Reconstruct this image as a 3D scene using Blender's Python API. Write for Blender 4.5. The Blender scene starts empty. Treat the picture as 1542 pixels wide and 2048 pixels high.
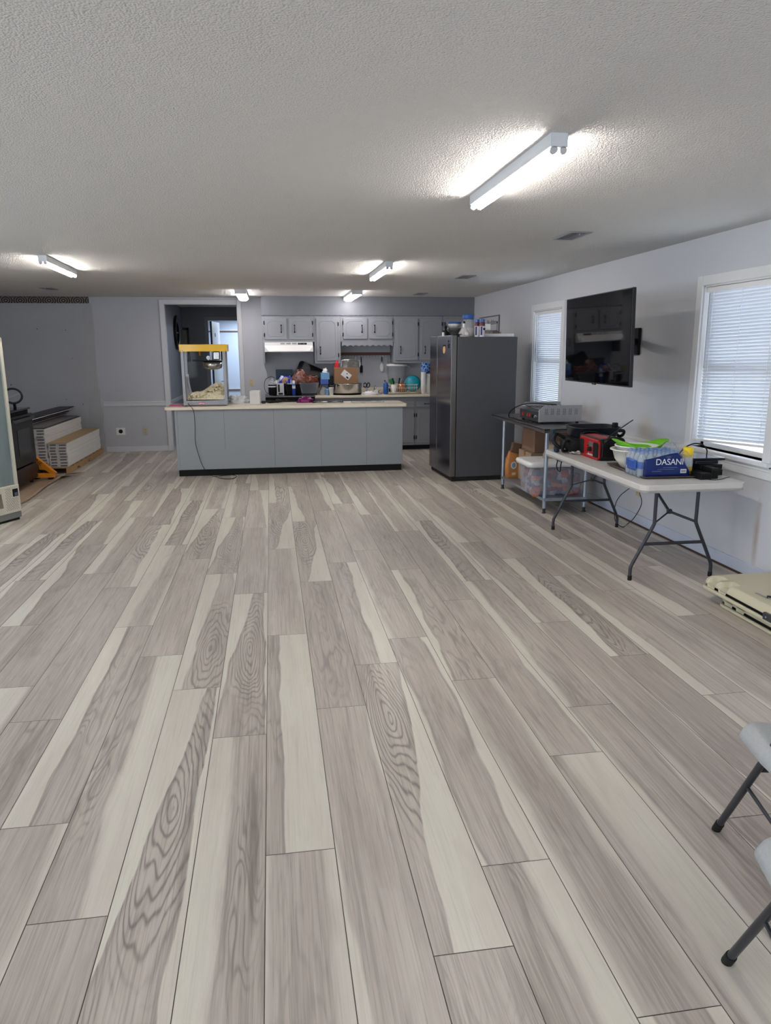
import bpy, bmesh, math, random
from mathutils import Vector, Matrix
RND = random.Random(11)
SC = bpy.context.scene
TUBE, LENS = 76.0, 18.0
COL = SC.collection
PI = math.pi
R = math.radians

# ------------------------------------------------------------------ materials
def lin(c):
    if isinstance(c, str):
        c = tuple(int(c[i:i + 2], 16) for i in (0, 2, 4))
    return tuple((x / 255 / 12.92 if x / 255 <= 0.04045 else ((x / 255 + 0.055) / 1.055) ** 2.4) for x in c)

MATS = {}
def mat(name, col=(200, 200, 200), rough=0.5, metal=0.0, var=0.06, vscale=8.0, bump=0.0, bscale=60.0,
        emit=None, estr=0.0, alpha=1.0, trans=0.0, spec=0.5, coat=0.0, stretch=None, ior=1.45, sheen=0.0):
    if name in MATS:
        return MATS[name]
    m = bpy.data.materials.new(name)
    m.use_nodes = True
    nt = m.node_tree
    N, L = nt.nodes, nt.links
    b = N['Principled BSDF']
    c = lin(col)
    b.inputs['Roughness'].default_value = rough
    b.inputs['Metallic'].default_value = metal
    b.inputs['Specular IOR Level'].default_value = spec
    b.inputs['Coat Weight'].default_value = coat
    b.inputs['Coat Roughness'].default_value = 0.08
    b.inputs['Alpha'].default_value = alpha
    b.inputs['Transmission Weight'].default_value = trans
    b.inputs['IOR'].default_value = ior
    if sheen:
        b.inputs['Sheen Weight'].default_value = sheen
    tc = N.new('ShaderNodeTexCoord')
    mp = N.new('ShaderNodeMapping')
    L.new(tc.outputs['Object'], mp.inputs['Vector'])
    if stretch:
        mp.inputs['Scale'].default_value = stretch
    if var > 0:
        nz = N.new('ShaderNodeTexNoise')
        nz.inputs['Scale'].default_value = vscale
        nz.inputs['Detail'].default_value = 4
        L.new(mp.outputs[0], nz.inputs['Vector'])
        mx = N.new('ShaderNodeMix'); mx.data_type = 'RGBA'
        mx.inputs[6].default_value = (*[x * (1 - var) for x in c], 1)
        mx.inputs[7].default_value = (*[min(1, x * (1 + var)) for x in c], 1)
        L.new(nz.outputs['Fac'], mx.inputs[0])
        L.new(mx.outputs[2], b.inputs['Base Color'])
    else:
        b.inputs['Base Color'].default_value = (*c, 1)
    if bump > 0:
        nb = N.new('ShaderNodeTexNoise')
        nb.inputs['Scale'].default_value = bscale
        nb.inputs['Detail'].default_value = 3
        L.new(mp.outputs[0], nb.inputs['Vector'])
        bp = N.new('ShaderNodeBump')
        bp.inputs['Strength'].default_value = bump
        bp.inputs['Distance'].default_value = 0.01
        L.new(nb.outputs['Fac'], bp.inputs['Height'])
        L.new(bp.outputs[0], b.inputs['Normal'])
    if emit:
        b.inputs['Emission Color'].default_value = (*lin(emit), 1)
        b.inputs['Emission Strength'].default_value = estr
    MATS[name] = m
    return m

def nodes_of(m):
    return m.node_tree.nodes, m.node_tree.links, m.node_tree.nodes['Principled BSDF']

# ------------------------------------------------------------------ mesh builder
class MB:
    def __init__(s):
        s.v = []; s.f = []; s.mi = []; s.sm = []; s.k = 0
    def mat(s, k):
        s.k = k; return s
    def add(s, vs, fs, smooth=False, M=None):
        o = len(s.v)
        s.v += [tuple(M @ Vector(p)) if M else tuple(p) for p in vs]
        for f in fs:
            s.f.append([i + o for i in f]); s.mi.append(s.k); s.sm.append(smooth)
        return s
    def box(s, x0, x1, y0, y1, z0, z1, M=None):
        vs = [(x, y, z) for z in (z0, z1) for y in (y0, y1) for x in (x0, x1)]
        return s.add(vs, [(0, 2, 3, 1), (4, 5, 7, 6), (0, 1, 5, 4), (2, 6, 7, 3), (0, 4, 6, 2), (1, 3, 7, 5)], M=M)
    def cbox(s, c, d, M=None):
        return s.box(c[0] - d[0] / 2, c[0] + d[0] / 2, c[1] - d[1] / 2, c[1] + d[1] / 2, c[2] - d[2] / 2, c[2] + d[2] / 2, M)
    def ring(s, rings, smooth=True, cap0=True, cap1=True, closed=False):
        n = len(rings[0]); vs = [p for r in rings for p in r]; fs = []
        m = len(rings)
        for i in range(m - 1 + (1 if closed else 0)):
            a = i * n; b = ((i + 1) % m) * n
            for j in range(n):
                k = (j + 1) % n
                fs.append((a + j, a + k, b + k, b + j))
        s.add(vs, fs, smooth)
        if not closed:
            if cap0: s.add(rings[0], [tuple(reversed(range(n)))])
            if cap1: s.add(rings[-1], [tuple(range(n))])
        return s
    def cyl(s, p0, p1, r0, r1=None, n=14, cap=True, smooth=True):
        r1 = r0 if r1 is None else r1
        p0 = Vector(p0); p1 = Vector(p1); d = (p1 - p0).normalized()
        u = d.orthogonal().normalized(); w = d.cross(u)
        rg = lambda p, r: [p + (u * math.cos(2 * PI * i / n) + w * math.sin(2 * PI * i / n)) * r for i in range(n)]
        return s.ring([rg(p0, r0), rg(p1, r1)], smooth, cap, cap)
    def tube(s, pts, r, n=8, closed=False, sub=6, curve=True):
        P = [Vector(p) for p in pts]
        if curve and len(P) > 2:
            Q = []
            m = len(P)
            rng = range(m) if closed else range(m - 1)
            for i in rng:
                a = P[(i - 1) % m] if (closed or i > 0) else P[0] * 2 - P[1]
                b = P[i]; c = P[(i + 1) % m]
                d = P[(i + 2) % m] if (closed or i + 2 < m) else P[-1] * 2 - P[-2]
                for t in range(sub):
                    t = t / sub
                    Q.append(0.5 * ((2 * b) + (c - a) * t + (2 * a - 5 * b + 4 * c - d) * t * t + (3 * b - a - 3 * c + d) * t ** 3))
            if not closed: Q.append(P[-1])
            P = Q
        rs = []; u = None
        m = len(P)
        for i, p in enumerate(P):
            if closed: d = P[(i + 1) % m] - P[i - 1]
            else: d = P[min(i + 1, m - 1)] - P[max(i - 1, 0)]
            if d.length < 1e-9: d = Vector((0, 0, 1))
            d.normalize()
            if u is None: u = d.orthogonal().normalized()
            else:
                u = u - d * u.dot(d)
                u = u.normalized() if u.length > 1e-6 else d.orthogonal().normalized()
            w = d.cross(u)
            rr = r[i] if isinstance(r, list) else r
            rs.append([p + (u * math.cos(2 * PI * j / n) + w * math.sin(2 * PI * j / n)) * rr for j in range(n)])
        return s.ring(rs, True, closed=closed)
    def lathe(s, prof, n=24, c=(0, 0, 0), M=None, cap0=True, cap1=True, sx=1, sy=1):
        rs = []
        for r, z in prof:
            rg = [Vector((c[0] + r * sx * math.cos(2 * PI * i / n), c[1] + r * sy * math.sin(2 * PI * i / n), c[2] + z)) for i in range(n)]
            rs.append([M @ p for p in rg] if M else rg)
        return s.ring(rs, True, cap0, cap1)
    def prism(s, poly, a, b, axis='z', M=None, smooth=False):
        """extrude a 2-D polygon between a and b along axis"""
        def q(p, t):
            return {'z': (p[0], p[1], t), 'y': (p[0], t, p[1]), 'x': (t, p[0], p[1])}[axis]
        n = len(poly)
        vs = [q(p, a) for p in poly] + [q(p, b) for p in poly]
        fs = [tuple(reversed(range(n))), tuple(range(n, 2 * n))] + [(i, (i + 1) % n, n + (i + 1) % n, n + i) for i in range(n)]
        return s.add(vs, fs, smooth, M)
    def sphere(s, c, r, n=12, m=8, sx=1, sy=1, sz=1):
        prof = [(max(r * math.sin(PI * i / m), 1e-4), -r * math.cos(PI * i / m) * sz) for i in range(m + 1)]
        return s.lathe(prof, n, c, sx=sx, sy=sy)
    def grid(s, f, nu, nv, smooth=True, M=None):
        vs = [f(i / nu, j / nv) for j in range(nv + 1) for i in range(nu + 1)]
        fs = [(j * (nu + 1) + i, j * (nu + 1) + i + 1, (j + 1) * (nu + 1) + i + 1, (j + 1) * (nu + 1) + i) for j in range(nv) for i in range(nu)]
        return s.add(vs, fs, smooth, M)

def rrect(x0, x1, y0, y1, r, n=5):
    P = []
    for cx, cy, a in ((x1 - r, y1 - r, 0), (x0 + r, y1 - r, 90), (x0 + r, y0 + r, 180), (x1 - r, y0 + r, 270)):
        for i in range(n + 1):
            t = R(a + 90 * i / n)
            P.append((cx + r * math.cos(t), cy + r * math.sin(t)))
    return P

def build(name, mb, mats, parent=None, loc=(0, 0, 0), rot=(0, 0, 0), bevel=0, seg=2, solid=0, subs=0, fixn=True):
    me = bpy.data.meshes.new(name)
    me.from_pydata(mb.v, [], mb.f)
    if not isinstance(mats, (list, tuple)): mats = [mats]
    for m in mats: me.materials.append(m)
    me.polygons.foreach_set('material_index', [min(k, len(mats) - 1) for k in mb.mi])
    me.polygons.foreach_set('use_smooth', mb.sm)
    me.update()
    if fixn:
        bm = bmesh.new(); bm.from_mesh(me)
        bmesh.ops.recalc_face_normals(bm, faces=bm.faces)
        bm.to_mesh(me); bm.free()
    o = bpy.data.objects.new(name, me)
    COL.objects.link(o)
    o.location = loc; o.rotation_euler = rot
    if parent: o.parent = parent
    if solid:
        md = o.modifiers.new('solid', 'SOLIDIFY'); md.thickness = solid; md.offset = 0
    if bevel:
        md = o.modifiers.new('bevel', 'BEVEL'); md.width = bevel; md.segments = seg
        md.limit_method = 'ANGLE'; md.angle_limit = R(40)
        md.harden_normals = False
    if subs:
        md = o.modifiers.new('subs', 'SUBSURF'); md.levels = subs; md.render_levels = subs
    return o

def tag(o, label, cat, group=None, kind=None):
    if label: o['label'] = label
    if cat: o['category'] = cat
    if group: o['group'] = group
    if kind: o['kind'] = kind
    return o

def thing(name, label, cat, loc=(0, 0, 0), rz=0, group=None, rot=None):
    o = bpy.data.objects.new(name, None)
    o.empty_display_size = 0.05
    COL.objects.link(o)
    o.location = loc; o.rotation_euler = rot if rot else (0, 0, rz)
    return tag(o, label, cat, group)

def struct(name, mb, m, **k):
    o = build(name, mb, m, **k)
    o['kind'] = 'structure'
    return o

def dup(root, label, loc=None, rz=None):
    r = root.copy(); COL.objects.link(r)
    if loc is not None: r.location = loc
    if rz is not None: r.rotation_euler = (0, 0, rz)
    if label: r['label'] = label
    for ch in list(root.children):
        c = ch.copy(); COL.objects.link(c); c.parent = r
        for g in ch.children:
            d = g.copy(); COL.objects.link(d); d.parent = c
    return r

def lettering(name, s, size, m, parent, loc, rot, ext=0.0006, shear=0, sx=1, align='CENTER', sp=1):
    cu = bpy.data.curves.new(name, 'FONT')
    cu.body = s; cu.size = size; cu.extrude = ext; cu.shear = shear
    cu.align_x = align; cu.align_y = 'CENTER'; cu.space_character = sp
    cu.materials.append(m)
    o = bpy.data.objects.new(name, cu)
    COL.objects.link(o); o.parent = parent; o.location = loc; o.rotation_euler = rot
    bpy.context.view_layer.update()
    me = bpy.data.meshes.new_from_object(o.evaluated_get(bpy.context.evaluated_depsgraph_get()))
    bpy.data.objects.remove(o)
    o = bpy.data.objects.new(name, me); COL.objects.link(o)
    o.parent = parent; o.location = loc; o.rotation_euler = rot
    o.scale = (sx, 1, 1)
    return o

# ------------------------------------------------------------------ camera (eye height 1.60 m, pitched 12.4 deg down)
XR, YB, ZC = 3.315, 12.38, 2.435
cam = bpy.data.cameras.new('camera')
cam.sensor_fit = 'HORIZONTAL'; cam.sensor_width = 36.0
cam.lens = 1461.0 / 1542.0 * 36.0
cam.clip_start = 0.05; cam.clip_end = 100
co = bpy.data.objects.new('camera', cam); COL.objects.link(co)
CR = (0.988474524, -0.037819381, 0.146587211); CD = (-0.151295478, -0.213068959, 0.965251935); CU = (-0.005272047, -0.976304928, -0.216335139)
cx = Vector((CR[0], CD[0], CU[0])); cy = -Vector((CR[1], CD[1], CU[1])); cz = -Vector((CR[2], CD[2], CU[2]))
co.matrix_world = Matrix(((cx.x, cy.x, cz.x, 0), (cx.y, cy.y, cz.y, 0), (cx.z, cy.z, cz.z, 1.60), (0, 0, 0, 1)))
SC.camera = co
SC.view_settings.view_transform = 'Standard'
SC.view_settings.look = 'None'
SC.view_settings.gamma = 1.0
SC.view_settings.use_curve_mapping = False
SC.view_settings.exposure = EXPOSURE = 0.36
SC.cycles.use_denoising = True
SC.cycles.use_adaptive_sampling = True
SC.cycles.adaptive_threshold = 0.15
SC.cycles.adaptive_min_samples = 16
SC.cycles.max_bounces = 6
SC.cycles.diffuse_bounces = 3
SC.cycles.glossy_bounces = 3
SC.cycles.transmission_bounces = 3
SC.cycles.transparent_max_bounces = 8
SC.cycles.sample_clamp_indirect = 6.0
SC.cycles.caustics_reflective = False
SC.cycles.caustics_refractive = False

# ------------------------------------------------------------------ shared materials
M_wall = mat('wall_paint_blue_grey', (182, 184, 191), 0.55, var=0.03, vscale=1.5, bump=0.08, bscale=90)
M_wallr = mat('wall_paint_right_brightened', (204, 206, 213), 0.55, var=0.03, vscale=1.2, bump=0.08, bscale=90)  # lighter than the other walls, brightness put into the colour
M_white_trim = mat('white_trim_paint', (222, 223, 226), 0.4, var=0.03)
M_grey_trim = mat('grey_white_trim_paint', (204, 205, 209), 0.4, var=0.03)
M_cab = mat('cabinet_grey_paint', (142, 145, 152), 0.42, var=0.03, vscale=4)
M_soffit = mat('soffit_grey_paint', (122, 125, 133), 0.5, var=0.03)
M_isl = mat('island_panel_grey', (144, 149, 154), 0.45, var=0.03, vscale=3)
M_groove = mat('panel_groove_dark', (98, 101, 108), 0.6)
M_black = mat('black_plastic', (16, 16, 18), 0.35, var=0.1, spec=.35)
M_blackm = mat('black_matte', (13, 13, 14), 0.7, var=0.1, spec=.3)
M_iron = mat('black_iron_hardware', (20, 18, 20), 0.45, metal=0.3)
M_steel = mat('stainless_steel', (190, 188, 184), 0.22, metal=1.0, var=0.05, stretch=(1, 1, 20))
M_steelb = mat('brushed_steel', (176, 176, 178), 0.38, metal=.7, var=0.08, vscale=20)
M_galv = mat('galvanised_pipe', (165, 175, 188), 0.35, metal=0.8, var=0.1, vscale=14)
M_chrome = mat('chrome', (225, 225, 228), 0.08, metal=1.0, var=0)
M_laminate = mat('cream_laminate', (226, 216, 198), 0.35, var=0.03, vscale=30)
M_lamedge = mat('cream_laminate_edge', (232, 224, 204), 0.35, var=0.03)
M_white = mat('white_plastic', (232, 232, 232), 0.4, var=0.03)
M_foam = mat('white_foam', (240, 240, 240), 0.8, var=0.02)
M_card = mat('brown_cardboard', (150, 116, 86), 0.85, var=0.08, vscale=5)
M_card2 = mat('tan_cardboard', (150, 128, 106), 0.85, var=0.1, vscale=4)
M_paper = mat('white_paper', (225, 225, 225), 0.9, var=0.02)
M_beige = mat('beige_plastic', (196, 190, 165), 0.5, var=0.04, bump=0.05, bscale=200)
M_outlet = mat('beige_outlet', (196, 184, 150), 0.4, var=0.02)
M_dark = mat('dark_slot', (12, 12, 12), 0.6, var=0)
M_glass = mat('clear_pane', (60, 64, 66), 0.02, alpha=0.06, var=0, spec=0.6)
M_clear = mat('clear_plastic', (205, 212, 218), 0.12, alpha=0.35, var=0.05)
M_red = mat('red_plastic', (170, 22, 28), 0.4, var=0.05)
M_ink = mat('black_ink', (25, 25, 30), 0.7, var=0)
M_legg = mat('dark_grey_tube', (62, 64, 70), 0.35, metal=0.4, var=0.08)
M_rub = mat('black_rubber', (14, 14, 14), 0.7, var=0.1)

# ------------------------------------------------------------------ floor
PW, PL, X0 = 0.2255, 1.893, -0.0785
def plank_material():
    m = bpy.data.materials.new('wood_look_planks'); m.use_nodes = True
    N, L, b = nodes_of(m)
    def val(v): n = N.new('ShaderNodeValue'); n.outputs[0].default_value = v; return n.outputs[0]
    def at(nm):
        n = N.new('ShaderNodeAttribute'); n.attribute_name = nm; return n.outputs['Fac']
    def mth(op, a, c=None, d=None, clamp=False):
        n = N.new('ShaderNodeMath'); n.operation = op; n.use_clamp = clamp
        for i, x in enumerate((a, c, d)):
            if x is None: continue
            if hasattr(x, 'links'): L.new(x, n.inputs[i])
            else: n.inputs[i].default_value = x
        return n.outputs[0]
    def xyz(x, y, z):
        n = N.new('ShaderNodeCombineXYZ')
        for i, q in enumerate((x, y, z)):
            if hasattr(q, 'links'): L.new(q, n.inputs[i])
            else: n.inputs[i].default_value = q
        return n.outputs[0]
    def noise(vec, scale, detail=2, rough=0.5, dist=0.0):
        n = N.new('ShaderNodeTexNoise'); n.inputs['Scale'].default_value = scale
        n.inputs['Detail'].default_value = detail; n.inputs['Roughness'].default_value = rough
        n.inputs['Distortion'].default_value = dist
        L.new(vec, n.inputs['Vector']); return n.outputs['Fac']
    def sstep(x, a, c):
        n = N.new('ShaderNodeMapRange'); n.interpolation_type = 'SMOOTHSTEP'
        L.new(x, n.inputs[0])
        for i, q in ((1, a), (2, c)):
            if hasattr(q, 'links'): L.new(q, n.inputs[i])
            else: n.inputs[i].default_value = q
        return n.outputs[0]
    def mixc(f, a, c):
        n = N.new('ShaderNodeMix'); n.data_type = 'RGBA'
        if hasattr(f, 'links'): L.new(f, n.inputs[0])
        else: n.inputs[0].default_value = f
        for i, q in ((6, a), (7, c)):
            if hasattr(q, 'links'): L.new(q, n.inputs[i])
            else: n.inputs[i].default_value = (*q, 1)
        return n.outputs[2]
    uv = N.new('ShaderNodeUVMap'); uv.uv_map = 'UVMap'
    sp = N.new('ShaderNodeSeparateXYZ'); L.new(uv.outputs[0], sp.inputs[0])
    u, v = sp.outputs[0], sp.outputs[1]                    # metres across / along the plank
    un = mth('DIVIDE', u, PW); vn = mth('DIVIDE', v, PL)
    seed = mth('MULTIPLY', at('seed'), 53.0)
    # wavy coordinate: long slow drift of grain along a plank
    drift = mth('SUBTRACT', noise(xyz(mth('MULTIPLY', u, 3.0), mth('MULTIPLY', v, 1.4), seed), 1.0, 2), 0.5)
    jag = mth('SUBTRACT', noise(xyz(mth('MULTIPLY', u, 26.0), mth('MULTIPLY', v, 2.6), seed), 1.0, 4, 0.6), 0.5)
    une = mth('ADD', mth('ADD', un, mth('MULTIPLY', drift, 0.38)), mth('MULTIPLY', jag, 0.10))
    l0, l1, r0, r1 = at('l0'), at('l1'), at('r0'), at('r1')
    Lw = mth('ADD', l0, mth('MULTIPLY', mth('SUBTRACT', l1, l0), vn))
    Rw = mth('SUBTRACT', 1.0, mth('ADD', r0, mth('MULTIPLY', mth('SUBTRACT', r1, r0), vn)))
    sf = mth('ADD', 0.014, mth('MULTIPLY', mth('MULTIPLY', mth('POWER', at('seed'), 2.0), 0.13), mth('SUBTRACT', 1.0, at('ws'))))
    sapL = mth('SUBTRACT', 1.0, sstep(une, mth('SUBTRACT', Lw, sf), mth('ADD', Lw, sf)))
    sapR = sstep(une, mth('SUBTRACT', Rw, sf), mth('ADD', Rw, sf))
    sap = mth('MAXIMUM', sapL, sapR)
    # growth figure: contour lines of a long smooth field, plus an oval whorl where the plank has one
    du = mth('DIVIDE', mth('SUBTRACT', mth('ADD', un, mth('MULTIPLY', jag, 0.07)), at('wu')), 0.52)
    dv = mth('DIVIDE', mth('ADD', mth('SUBTRACT', vn, at('wv')), mth('MULTIPLY', drift, 0.25)), 0.40)
    rad = mth('SQRT', mth('ADD', mth('MULTIPLY', du, du), mth('MULTIPLY', dv, dv)))
    ws = at('ws')
    figf = noise(xyz(mth('MULTIPLY', u, 9.0), mth('MULTIPLY', v, 1.15), seed), 1.0, 2, 0.5)
    field = mth('ADD', mth('MULTIPLY', figf, mth('SUBTRACT', 2.0, ws)), mth('MULTIPLY', rad, mth('MULTIPLY', ws, 1.0)))
    field = mth('ADD', field, mth('MULTIPLY', jag, 0.035))
    rings = mth('SINE', mth('MULTIPLY', field, mth('MULTIPLY', at('freq'), mth('ADD', 1.0, mth('MULTIPLY', ws, 0.15)))))
    rings = mth('POWER', mth('ADD', mth('MULTIPLY', rings, 0.5), 0.5), 4.0)
    mod = noise(xyz(mth('MULTIPLY', u, 5.0), mth('MULTIPLY', v, 0.9), mth('ADD', seed, 7.0)), 1.0, 3)
    near = mth('SUBTRACT', 1.0, sstep(rad, 0.75, 1.15))
    ramp = mth('ADD', mth('MULTIPLY', sstep(mod, 0.38, 0.68), at('ring')), mth('MULTIPLY', near, mth('MULTIPLY', ws, 0.85)), clamp=True)
    ringv = mth('MULTIPLY', rings, ramp)
    # broad dark heart streaks and fine straight grain
    st = noise(xyz(mth('MULTIPLY', u, 20.0), mth('MULTIPLY', v, 0.85), mth('ADD', seed, 3.0)), 1.0, 5, 0.62, 0.4)
    streak = sstep(st, 0.50, 0.72)
    st2 = noise(xyz(mth('MULTIPLY', u, 75.0), mth('MULTIPLY', v, 1.6), mth('ADD', seed, 5.0)), 1.0, 3, 0.6)
    fib = noise(xyz(mth('MULTIPLY', u, 150.0), mth('MULTIPLY', v, 2.4), mth('ADD', seed, 15.0)), 1.0, 3, 0.65)
    fine = noise(xyz(mth('MULTIPLY', u, 330.0), mth('MULTIPLY', v, 9.0), seed), 1.0, 2)
    broad = noise(xyz(mth('MULTIPLY', u, 7.0), mth('MULTIPLY', v, 0.7), mth('ADD', seed, 9.0)), 1.0, 3)
    tone = at('tone')
    heart = mixc(sstep(broad, 0.3, 0.7), lin((201, 191, 181)), lin((180, 170, 161)))
    heart = mixc(mth('MULTIPLY', tone, 0.9), heart, lin((158, 148, 140)))
    patch = sstep(noise(xyz(mth('MULTIPLY', u, 11.0), mth('MULTIPLY', v, 1.8), mth('ADD', seed, 31.0)), 1.0, 3, 0.6, 0.8), 0.52, 0.70)
    heart = mixc(mth('MULTIPLY', patch, mth('ADD', 0.18, mth('MULTIPLY', at('ring'), 0.35))), heart, lin((138, 127, 120)))
    heart = mixc(mth('MULTIPLY', streak, mth('ADD', 0.22, mth('MULTIPLY', at('ring'), 0.58))), heart, lin((124, 114, 108)))
    heart = mixc(mth('MULTIPLY', ringv, 0.75), heart, lin((108, 99, 94)))
    heart = mixc(mth('MULTIPLY', sstep(st2, 0.45, 0.75), mth('ADD', 0.12, mth('MULTIPLY', at('ring'), 0.3))), heart, lin((128, 118, 111)))
    sapc = mixc(sstep(broad, 0.3, 0.7), lin((214, 210, 197)), lin((205, 198, 186)))
    sapc = mixc(mth('MULTIPLY', sstep(st2, 0.52, 0.8), 0.28), sapc, lin((172, 164, 154)))
    sapc = mixc(mth('MULTIPLY', patch, 0.25), sapc, lin((184, 174, 164)))
    col = mixc(sap, heart, sapc)
    # dark rim where heartwood meets sapwood
    rimL = mth('SUBTRACT', 1.0, mth('MULTIPLY', mth('ABSOLUTE', mth('SUBTRACT', une, mth('ADD', Lw, 0.03))), 18.0), clamp=True)
    rimR = mth('SUBTRACT', 1.0, mth('MULTIPLY', mth('ABSOLUTE', mth('SUBTRACT', une, mth('SUBTRACT', Rw, 0.03))), 18.0), clamp=True)
    rim = mth('MULTIPLY', mth('MAXIMUM', rimL, rimR), mth('MULTIPLY', mth('SUBTRACT', 1.0, sap), 0.5))
    col = mixc(mth('MULTIPLY', rim, at('ring')), col, lin((112, 102, 98)))
    # small pale flecks of sapwood inside the heart
    fl = sstep(noise(xyz(mth('MULTIPLY', u, 24.0), mth('MULTIPLY', v, 1.5), mth('ADD', seed, 21.0)), 1.0, 3, 0.55), 0.62, 0.68)
    col = mixc(mth('MULTIPLY', fl, 0.3), col, lin((205, 198, 184)))
    col = mixc(mth('MULTIPLY', sstep(fib, 0.50, 0.72), mth('ADD', 0.14, mth('MULTIPLY', mth('SUBTRACT', 1.0, sap), 0.34))), col, lin((128, 118, 110)))
    col = mixc(mth('MULTIPLY', sstep(fib, 0.48, 0.30), mth('MULTIPLY', mth('SUBTRACT', 1.0, sap), 0.28)), col, lin((210, 202, 190)))
    hs = N.new('ShaderNodeHueSaturation'); L.new(col, hs.inputs['Color'])
    L.new(mth('ADD', 0.93, mth('MULTIPLY', fine, 0.12)), hs.inputs['Value'])
    L.new(hs.outputs[0], b.inputs['Base Color'])
    L.new(mth('ADD', 0.33, mth('MULTIPLY', st2, 0.16)), b.inputs['Roughness'])
    b.inputs['Specular IOR Level'].default_value = 0.42
    bp = N.new('ShaderNodeBump'); bp.inputs['Strength'].default_value = 0.12; bp.inputs['Distance'].default_value = 0.002
    L.new(fine, bp.inputs['Height']); L.new(bp.outputs[0], b.inputs['Normal'])
    return m

BASEY = {-12: 0.9, -11: 0.45, -10: 6.45, -9: 6.76, -8: 5.34, -7: 6.30, -6: 3.54, -5: 3.17, -4: 2.39, -3: 1.92, -2: 3.38, -1: 2.89, 0: 2.11, 1: 3.08,
         2: 1.63, 3: 1.95, 4: 1.37, 5: 2.53, 6: 2.91, 7: 2.05, 8: 3.41, 9: 2.92, 10: 4.44, 11: 3.91, 12: 4.93, 13: 3.4}
# per plank: (row, joint index of its near end) -> sap widths left near/far, right near/far, whorl u, v, strength, ring strength, tone
SPECIAL = {}
for _k, _v in {
    (-3, .97): (-.3, -.3, -.3, -.3, .5, .5, 0, .15, .35, 34), (-4, 1.44): (-.3, -.3, .05, .10, .5, .5, 0, .1, .15, 34),
    (-3, 2.87): (-.3, -.3, .42, .60, .5, .5, 0, .8, .40, 40), (-4, 3.34): (.40, .34, -.3, -.3, .5, .5, 0, .8, .42, 44),
    (-2, 2.43): (-.05, .72, .16, .06, .56, .50, 1, .7, .25, 44), (-1, 1.94): (.46, .40, -.3, -.3, .5, .5, 0, .95, .38, 52),
    (-2, 4.33): (.20, .48, -.3, .10, .66, .26, .8, .2, .10, 40), (-1, 3.84): (-.1, .62, .02, .06, .56, .55, 1, .6, .15, 44),
    (0, 1.16): (.05, .05, .20, .12, .5, .5, 0, .4, .28, 34), (0, 3.06): (-.3, -.3, .72, .70, .5, .5, 0, .7, .35, 34),
    (0, 4.95): (-.3, -.3, .05, .20, .5, .5, 0, .1, .0, 34), (1, 2.13): (.16, -.1, -.1, .04, .5, .5, 0, .12, .12, 34),
    (1, 4.03): (-.3, -.3, -.3, -.3, .5, .55, .35, .35, .45, 34), (1, 5.92): (-.3, -.3, .72, -.1, .40, .62, 1, .4, .15, 44),
    (0, 6.84): (-.3, -.3, .72, -.1, .40, .62, 1, .4, .15, 44), (2, .68): (-.3, -.3, -.3, -.3, .5, .5, 0, 1.0, .15, 90),
    (2, 2.58): (-.2, -.2, .82, .02, .42, .68, 1, .5, .10, 46), (2, 4.47): (-.3, -.3, .40, .36, .5, .5, 0, .7, .30, 40),
    (3, 1.00): (-.3, -.3, .52, .44, .5, .5, 0, .8, .40, 46), (3, 2.90): (.08, .0, .26, .12, .5, .5, 0, .5, .32, 36),
    (3, 4.79): (.1, .05, -.3, -.3, .5, .5, 0, .3, .2, 34), (4, 2.32): (.12, .10, .16, .12, .5, .5, 0, .3, .42, 30),
    (4, 4.21): (.08, .30, -.3, -.3, .5, .5, 0, .6, .22, 36), (5, 1.58): (-.3, -.3, .84, .80, .5, .5, 0, .6, .2, 34),
    (5, 3.48): (-.3, -.3, .12, .02, .5, .5, 0, .3, .05, 34), (6, 1.96): (.10, .05, .06, .0, .5, .5, 0, .35, .42, 34),
    (6, 3.86): (.12, .26, -.1, -.1, .5, .5, 0, .6, .32, 38), (7, 3.00): (.10, .04, .06, .0, .5, .5, 0, .35, .45, 34),
    (7, 4.89): (.22, .1, -.3, -.3, .5, .5, 0, .6, .25, 38), (8, 2.46): (.06, .0, -.3, -.3, .5, .5, 0, .2, .70, 34),
    (8, 4.36): (.24, .50, .08, -.1, .52, .42, 1, .6, .25, 46), (9, 3.87): (.30, .24, -.3, .1, .5, .5, 0, .4, .10, 34),
    (10, 3.49): (.1, .0, -.3, .2, .5, .5, 0, .5, .18, 34), (11, 2.96): (-.3, -.3, .05, .0, .5, .5, 0, .2, .62, 34),
    (-5, 4.12): (-.3, -.3, -.3, -.3, .4, .5, .25, .15, .48, 30), (-5, 2.22): (-.3, -.3, -.3, .0, .5, .5, 0, .6, .45, 34),
    (-6, 4.49): (-.3, -.3, -.3, -.3, .45, .5, .2, .15, .42, 30), (-6, 2.59): (.9, .95, -.3, -.3, .5, .5, 0, .1, .0, 34),
    (-3, 4.76): (-.3, -.3, -.3, .0, .5, .5, 0, .2, .02, 34), (-4, 5.23): (.40, .55, .1, .0, .5, .5, 0, .3, .15, 34),
    (-1, 5.73): (-.3, -.3, .02, .08, .5, .5, 0, .2, .3, 34), (-2, 6.22): (-.05, .66, -.3, .05, .55, .52, 1, .5, .15, 44),
    (-3, 6.65): (-.05, .66, -.3, .05, .55, .52, 1, .5, .15, 44), (5, 5.37): (-.3, -.3, .1, -.1, .5, .5, 0, .4, .3, 34),
    (4, 6.10): (-.3, -.3, -.3, -.3, .5, .5, .3, .3, .5, 34), (3, 6.68): (-.3, -.3, -.3, .1, .5, .5, 0, .2, .05, 34),
}.items(): SPECIAL[_k] = _v
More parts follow.
